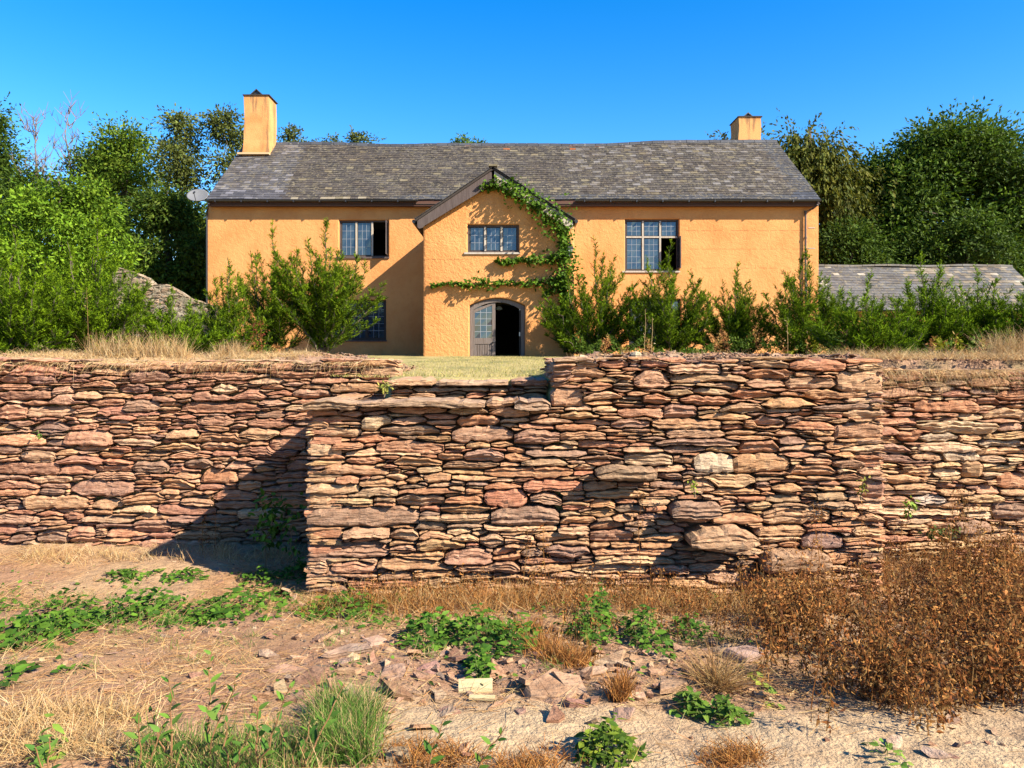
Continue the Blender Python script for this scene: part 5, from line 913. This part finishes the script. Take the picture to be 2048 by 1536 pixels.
# ---- living weeds
WG = [(.045, .125, .026), (.065, .16, .03), (.032, .09, .02), (.09, .20, .04)]
def patch(label, ell, n, ls, hgt, cols=WG, name='weed_patch', kind='ovate', stems=True, rise=1.):
    S = Soup(); W = Soup(); c0 = G(ell[0][0], ell[0][1]); T = thing(name, label, 'weeds', c0); 
    for (px, py, rx, ry, wt) in ell:
        m = int(n * wt); c = G(px, py); e = G(px, py + max(4, ry)); ax = rx / F * c[1]; ay = abs(c[1] - e[1]) + .02; a = r.uniform(0, 6.283, m); q = r.random(m) ** .6 * (.6 + .9 * vn(np.cos(a) * 1.5 + px, np.sin(a) * 1.5, 3)); X = c[0] + np.cos(a) * q * ax; Y = c[1] + np.sin(a) * q * ay; Pn = toground(X, Y); hh = hgt * np.clip(1.1 - q, .08, 1) * r.uniform(.15, 1.1, m) * (.5 + vn(X * 5, Y * 5, 8)); Pn[:, 2] += hh + .01
        b = r.uniform(0, 6.283, m); D = np.stack([np.cos(b), np.sin(b) - .25, r.uniform(-.35, .45, m)], 1); leafset(S, Pn, D, norm(r.normal(size=(m, 3)) * .35 + np.array([.1, -.2, 1])), ls * r.uniform(.3, 1.25, m), ls * .62 * r.uniform(.35, 1.1, m), mixcol(cols, m, r), kind, .16, .18)
        for k in range(m // 5): i = r.integers(m); W.tube([Pn[i] + D[i] * .005, Pn[i] * [1, 1, 0] + np.array([r.normal() * .02, r.normal() * .02, Pn[i][2] - hh[i] - .01])], [.0018, .0025], 3, (.14, .17, .05))
    if W.n: W.build('stem', M['stem'], T, kind='stuff')
    S.build('foliage', M['leaf'], T); return T
patch('broad leaved green creeper patch at the left edge of the ground', [(60, 1272, 120, 30, .6), (150, 1250, 80, 22, .3), (20, 1300, 50, 14, .1)], 520, .085, .12); patch('taller green weeds right of the left edge creeper', [(265, 1238, 75, 28, .6), (330, 1225, 60, 20, .2), (140, 1222, 60, 14, .2)], 460, .065, .20)
patch('dense creeping weeds left of the block corner on open ground', [(490, 1220, 95, 28, .7), (430, 1235, 50, 15, .3)], 520, .07, .13); patch('creeping weeds in front of the block near its left end', [(690, 1222, 95, 24, 1.)], 420, .07, .11)
patch('low weeds in the shade line at the left foot of the block', [(600, 1150, 60, 14, .5), (520, 1165, 60, 12, .3), (660, 1165, 60, 10, .2)], 360, .065, .14); patch('small weeds on the bare ground before the left wall', [(260, 1155, 45, 10, .5), (365, 1158, 40, 10, .5)], 240, .065, .07)
patch('widest dark green weed patch in the middle of the ground', [(860, 1285, 62, 26, .35), (960, 1280, 85, 34, .45), (1040, 1290, 50, 30, .2)], 820, .062, .17); patch('upright dark weed tuft just behind the cream board', [(962, 1350, 30, 22, 1.)], 170, .055, .14)
patch('weed clump with an upright spike right of centre', [(1185, 1275, 45, 30, .6), (1205, 1240, 20, 20, .4)], 430, .055, .24); patch('weed clump left of the brown dry weeds', [(1290, 1275, 45, 34, .7), (1385, 1270, 50, 24, .3)], 430, .055, .20)
patch('pale green weeds in front of the brown arching grass tuft', [(1385, 1425, 35, 20, .5), (1450, 1440, 40, 14, .5)], 260, .055, .10, [(.09, .19, .05), (.07, .15, .035), (.12, .22, .06)]); patch('single pair of wilting leaves on the bare left ground', [(45, 1345, 28, 12, .5), (140, 1345, 25, 8, .25), (15, 1372, 15, 7, .25)], 46, .075, .07)
patch('bramble clump at the bottom edge right of centre', [(1225, 1512, 55, 34, .8), (1180, 1520, 30, 18, .2)], 330, .048, .17, [(.07, .14, .025), (.13, .20, .035), (.045, .10, .02)]); patch('yellowing broad leaves at the edge of the brown dry weeds', [(1525, 1385, 26, 20, 1.)], 16, .075, .10, [(.38, .42, .05), (.28, .40, .06)])
patch('fresh green sprig in the sand at the bottom right', [(1775, 1520, 24, 24, 1.)], 26, .05, .11, [(.28, .40, .06), (.2, .34, .05)]); patch('yellow green leaves at the bottom left corner', [(95, 1520, 30, 20, 1.)], 26, .07, .16, [(.26, .38, .05), (.14, .28, .04)])

S = Soup(); n = 14000; Pn = toground(r.uniform(-4.8, 3.2, n), r.uniform(3.2, 7.2, n)); px, py = topx(Pn); k = r.random(n) < np.clip(.9 * sst(.52, .68, fbm(Pn[:, 0] * 1.1, Pn[:, 1] * 2.2, 95, 3)) * np.exp(-((py - 1245) / 70) ** 2) + .004, 0, 1) * sst(1560, 1480, px); Pn = Pn[k]; n = len(Pn); Pn[:, 2] += r.uniform(.005, .05, n); b = r.uniform(0, 6.28, n)
leafset(S, Pn, np.stack([np.cos(b), np.sin(b) - .2, r.uniform(-.2, .5, n)], 1), norm(r.normal(size=(n, 3)) * .4 + np.array([.1, -.2, 1])), r.uniform(.018, .055, n), r.uniform(.010, .034, n), mixcol(WG, n, r), 'ovate', .2, .2)
tufts(S, toground(r.uniform(-4.6, 2.2, 120), r.uniform(4.2, 7.0, 120)), .035, 3600, .10, GRN + STR[:1], .6, .003, .5); S.build('ground_cover', M['leaf']).__setitem__('kind', 'stuff')
def seedling(label, bpx, bpy, tops, r, ls=.062, group='willow seedlings at the bottom of the picture', cols=[(.05, .135, .04), (.075, .17, .05), (.10, .22, .055)]):
    b = G(bpx, bpy); T = thing('willow_seedling', label, 'plant', b, group); W = Soup()
    for tx, ty in tops:
        d = b[1] + r.uniform(-.1, .1); tip = P(tx, ty, d); st = limb(b, tip, r, 9, .03); W.tube(st, np.linspace(.0045, .0018, 9), 5, (.26, .13, .055)); L = np.linalg.norm(tip - b); nl = max(5, int(L / .034)); ax = norm(tip - b)
        for k in range(nl):
            t = .22 + .78 * (k + .5) / nl; p = np.array([np.interp(t, np.linspace(0, 1, 9), st[:, j]) for j in range(3)]); a = k * 2.4 + r.uniform(-.3, .3); D = norm(ax * .65 + np.array([math.cos(a), math.sin(a), 0.]) * .85); S = Soup(); l_ = ls * r.uniform(.75, 1.2) * (1 - .45 * t ** 4)
            leafset(S, p[None], D[None], norm(np.array([[r.normal() * .3, -.35 + r.normal() * .3, 1.]])), l_, l_ * .40, mixcol(cols, 1, r), 'ovate', .12, .14); S.build('leaf', M['leaf'], T)
    W.build('stem', M['stem'], T)
r = np.random.default_rng(61)
for a in (('willow seedling with the tallest red stem at the lower left', 342, 1545, [(338, 1345), (300, 1420)]), ('willow seedling with two tall stems left of the bright grass', 405, 1550, [(425, 1300), (470, 1352)]), ('bushy willow seedling at the left end of its row', 285, 1560, [(278, 1430), (330, 1440)]),
          ('leaning willow seedling in the middle of its row', 510, 1560, [(582, 1372), (515, 1395)]), ('willow seedling rising out of the bright green grass', 600, 1550, [(690, 1366), (620, 1440), (560, 1455)]), ('short leafy willow seedling in front of its row', 455, 1575, [(450, 1440), (500, 1462)]), ('willow seedling standing alone on the sand edge, leaning right', 845, 1560, [(885, 1442)]),
          ('willow seedling leaning far right at the bottom centre', 930, 1570, [(1012, 1452)]), ('low yellow tipped willow seedling at the bottom left', 95, 1570, [(100, 1475), (70, 1495)])): seedling(*a, r)
# ---- brown dry weeds
def stalks(S, Q, H, per, cols, ll=.04, lean=.18, dens_top=1.):
    n = len(Q); tip = Q + np.stack([r.normal(size=n) * lean * H, r.normal(size=n) * lean * H, H * np.ones(n)], 1)
    for a, b in zip(Q, tip): S.tube(limb(a, b, r, 4, .05), [.0035, .003, .0025, .0015], 3, np.array(cols[r.integers(len(cols))]) * .8, cap=False)
    t = 1 - .9 * r.random((n, per)) ** 1.35; Pn = Q[:, None] + (tip - Q)[:, None] * t[..., None]; Pn += r.normal(size=Pn.shape) * np.array([.028, .028, .01]) ; m = n * per; D = np.stack([r.normal(size=m), r.normal(size=m), r.normal(size=m) * .5 - .7], 1)
    leafset(S, Pn.reshape(-1, 3), D, rdir(m, r, .2), ll * r.uniform(.5, 1.3, m), ll * .36 * r.uniform(.5, 1.2, m), mixcol(cols, m, r, .25) * np.repeat(r.uniform(.5, 1.45, n), per)[:, None], 'rhomb', .5, .25)
S = Soup(); n = 2900; Q = toground(r.uniform(1.1, 4.9, n), r.uniform(3.0, 7.2, n)); px, py = topx(Q); k = (px > 1500 + 30 * vn(Q[:, 1] * 4, Q[:, 0], 3)) & (py < 1450 + 40 * vn(px * .012, px * 0, 4)) & (px < 2300) & (r.random(n) < .08 + .9 * sst(.36, .56, fbm(Q[:, 0] * 1.4, Q[:, 1] * 1.4, 81, 3))) & ~((px > 1890) & (py > 1425)); Q = Q[k]
BR = [(.34, .13, .035), (.26, .095, .028), (.42, .20, .06), (.18, .075, .03), (.36, .17, .05), (.30, .17, .06)]
stalks(S, Q, r.uniform(.14, .46, len(Q)) * (.5 + .95 * fbm(Q[:, 0] * 1.9, Q[:, 1] * 1.9, 91, 3)) * np.where(r.random(len(Q)) < .10, 1.7, 1), 50, BR, .039); S.build('dry_weeds', M['dry']).__setitem__('kind', 'stuff')
S = Soup(); Q = np.concatenate([band(120, -1.3, 2.6, 5.8, 6.42, gz), band(80, .3, 2.2, 4.9, 6.2, gz)]); stalks(S, Q, r.uniform(.10, .30, len(Q)), 26, BR, .032); S.build('dry_weeds', M['dry']).__setitem__('kind', 'stuff')
def stalk(label, px, py, top, per=60, name='dry_stalk', cols=BR, ll=.035, base=None, lean=.05, group=None):
    b = G(px, py) if base is None else base; H = (HY - top) / F * b[1] + EYE - b[2]; S = Soup(); stalks(S, b[None], np.array([H]), per, cols, ll, lean); return tag(S.build(name, M['dry']), label, 'dry plant', group)
for px, py, tp_, lab in ((1275, 1195, 985, 'thin dark dry stalk standing before the middle of the block'), (1045, 1190, 1060, 'rusty leafy stalk, left of a close pair at the foot of the block'), (1092, 1190, 1045, 'rusty leafy stalk, right of a close pair at the foot of the block'), (880, 1185, 1075, 'rusty stalk before the left half of the block'), (760, 1180, 1080, 'short rusty stalk near the left end of the block'),
                         (1540, 1200, 1085, 'rusty stalk under the protruding slab of the block'), (1585, 1200, 1070, 'tall leaning rusty stalk right of the protruding slab'), (1640, 1200, 1010, 'thin grey stalk before the right end of the block'), (1720, 1200, 1000, 'thin stalk at the right corner of the block'), (1800, 1190, 1040, 'dark rusty stalk in the corner right of the block'),
                         (1905, 1190, 985, 'orange seed stalk, left of three on the right wall'), (1940, 1190, 975, 'orange seed stalk, tallest of three on the right wall'), (1985, 1190, 1010, 'orange seed stalk, right of three on the right wall'), (430, 1110, 985, 'orange dry stalk before the left wall at the shadow edge'), (405, 1110, 1030, 'short orange stalk before the left wall beside the shadow'), (2030, 1260, 1110, 'rusty stalk at the right edge of the picture'),
                         (1960, 1330, 1080, 'tall dark stalk rising above the brown dry weeds')): stalk(lab, px, py, tp_)
DOCK = [(.30, .07, .035), (.38, .11, .05), (.25, .06, .03)]
for px, tp_, lab in ((502, 645, 'red dock stalk on the wall top, left of two'), (524, 640, 'red dock stalk on the wall top, right of two')): stalk(lab, px, 0, tp_, 70, 'dock_stalk', DOCK, .035, tp(px, 8.8))
for px, tp_, lab in ((182, 575, 'tall pale grass stem in front of the left yew bushes'), (1290, 618, 'tall pale dead stem before the upper right window bush'), (1302, 635, 'shorter pale dead stem beside the tall pale one'), (1575, 640, 'pale dead stem between two yew bushes at the right')): stalk(lab, px, 0, tp_, 14, 'dry_stalk', STR, .03, tp(px, 9.2 if px < 900 else 8.6), .03)
# ---- plants on and by the walls
def sprig(label, base, tip, n, ls, cols, name='wall_plant'):
    T = thing(name, label, 'plant', base); W = Soup(); st = limb(np.asarray(base, float), np.asarray(tip, float), r, 6, .06); W.tube(st, np.linspace(.007, .003, 6), 4, (.18, .13, .07)); S = Soup(); L = np.linalg.norm(np.asarray(tip) - base)
    t = r.uniform(.35, 1.05, n); Pn = np.stack([np.interp(t, np.linspace(0, 1, 6), st[:, j]) for j in range(3)], 1) + r.normal(size=(n, 3)) * np.array([.20, .08, .10]) * L * (.25 + .75 * np.minimum(t, 1))[:, None]; leafset(S, Pn, rdir(n, r, -.3), norm(r.normal(size=(n, 3)) * .5 + np.array([.2, -.4, 1])), ls * r.uniform(.6, 1.3, n), ls * .5, mixcol(cols, n, r), 'ovate', .15, .15)
    W.build('stem', M['stem'], T); S.build('foliage', M['leaf'], T)
b = G(532, 1140); sprig('young green sapling growing in the shadow beside the block', b, P(548, 1000, b[1]), 170, .075, WG); b = G(588, 1145); sprig('thin leafy stem at the shaded left corner of the block', b, P(580, 1050, b[1]), 26, .06, WG)
sprig('tuft of grey green weed growing on the step of the gap', P(768, 794, 6.6), P(770, 766, 6.6), 60, .035, [(.22, .26, .10), (.30, .32, .15)]); sprig('small green weed rooted high in the left wall', P(76, 860, 7.9), P(78, 876, 7.8), 20, .035, WG); sprig('green weed tuft in the joints of the block below the pale stone', P(1390, 995, 6.3), P(1386, 962, 6.3), 26, .03, [(.2, .3, .06)])
sprig('yellow green sprig growing from the right wall', P(1815, 1040, 7.3), P(1822, 1000, 7.2), 40, .05, [(.3, .4, .06), (.2, .32, .05)]); sprig('dark trailing weed on the lower right wall', P(1830, 1075, 7.25), P(1900, 1062, 7.2), 90, .05, [(.06, .10, .045), (.08, .13, .05)]); sprig('olive weed in the joints near the right end of the block', P(1722, 1000, 6.35), P(1728, 960, 6.3), 40, .035, [(.2, .22, .07)])
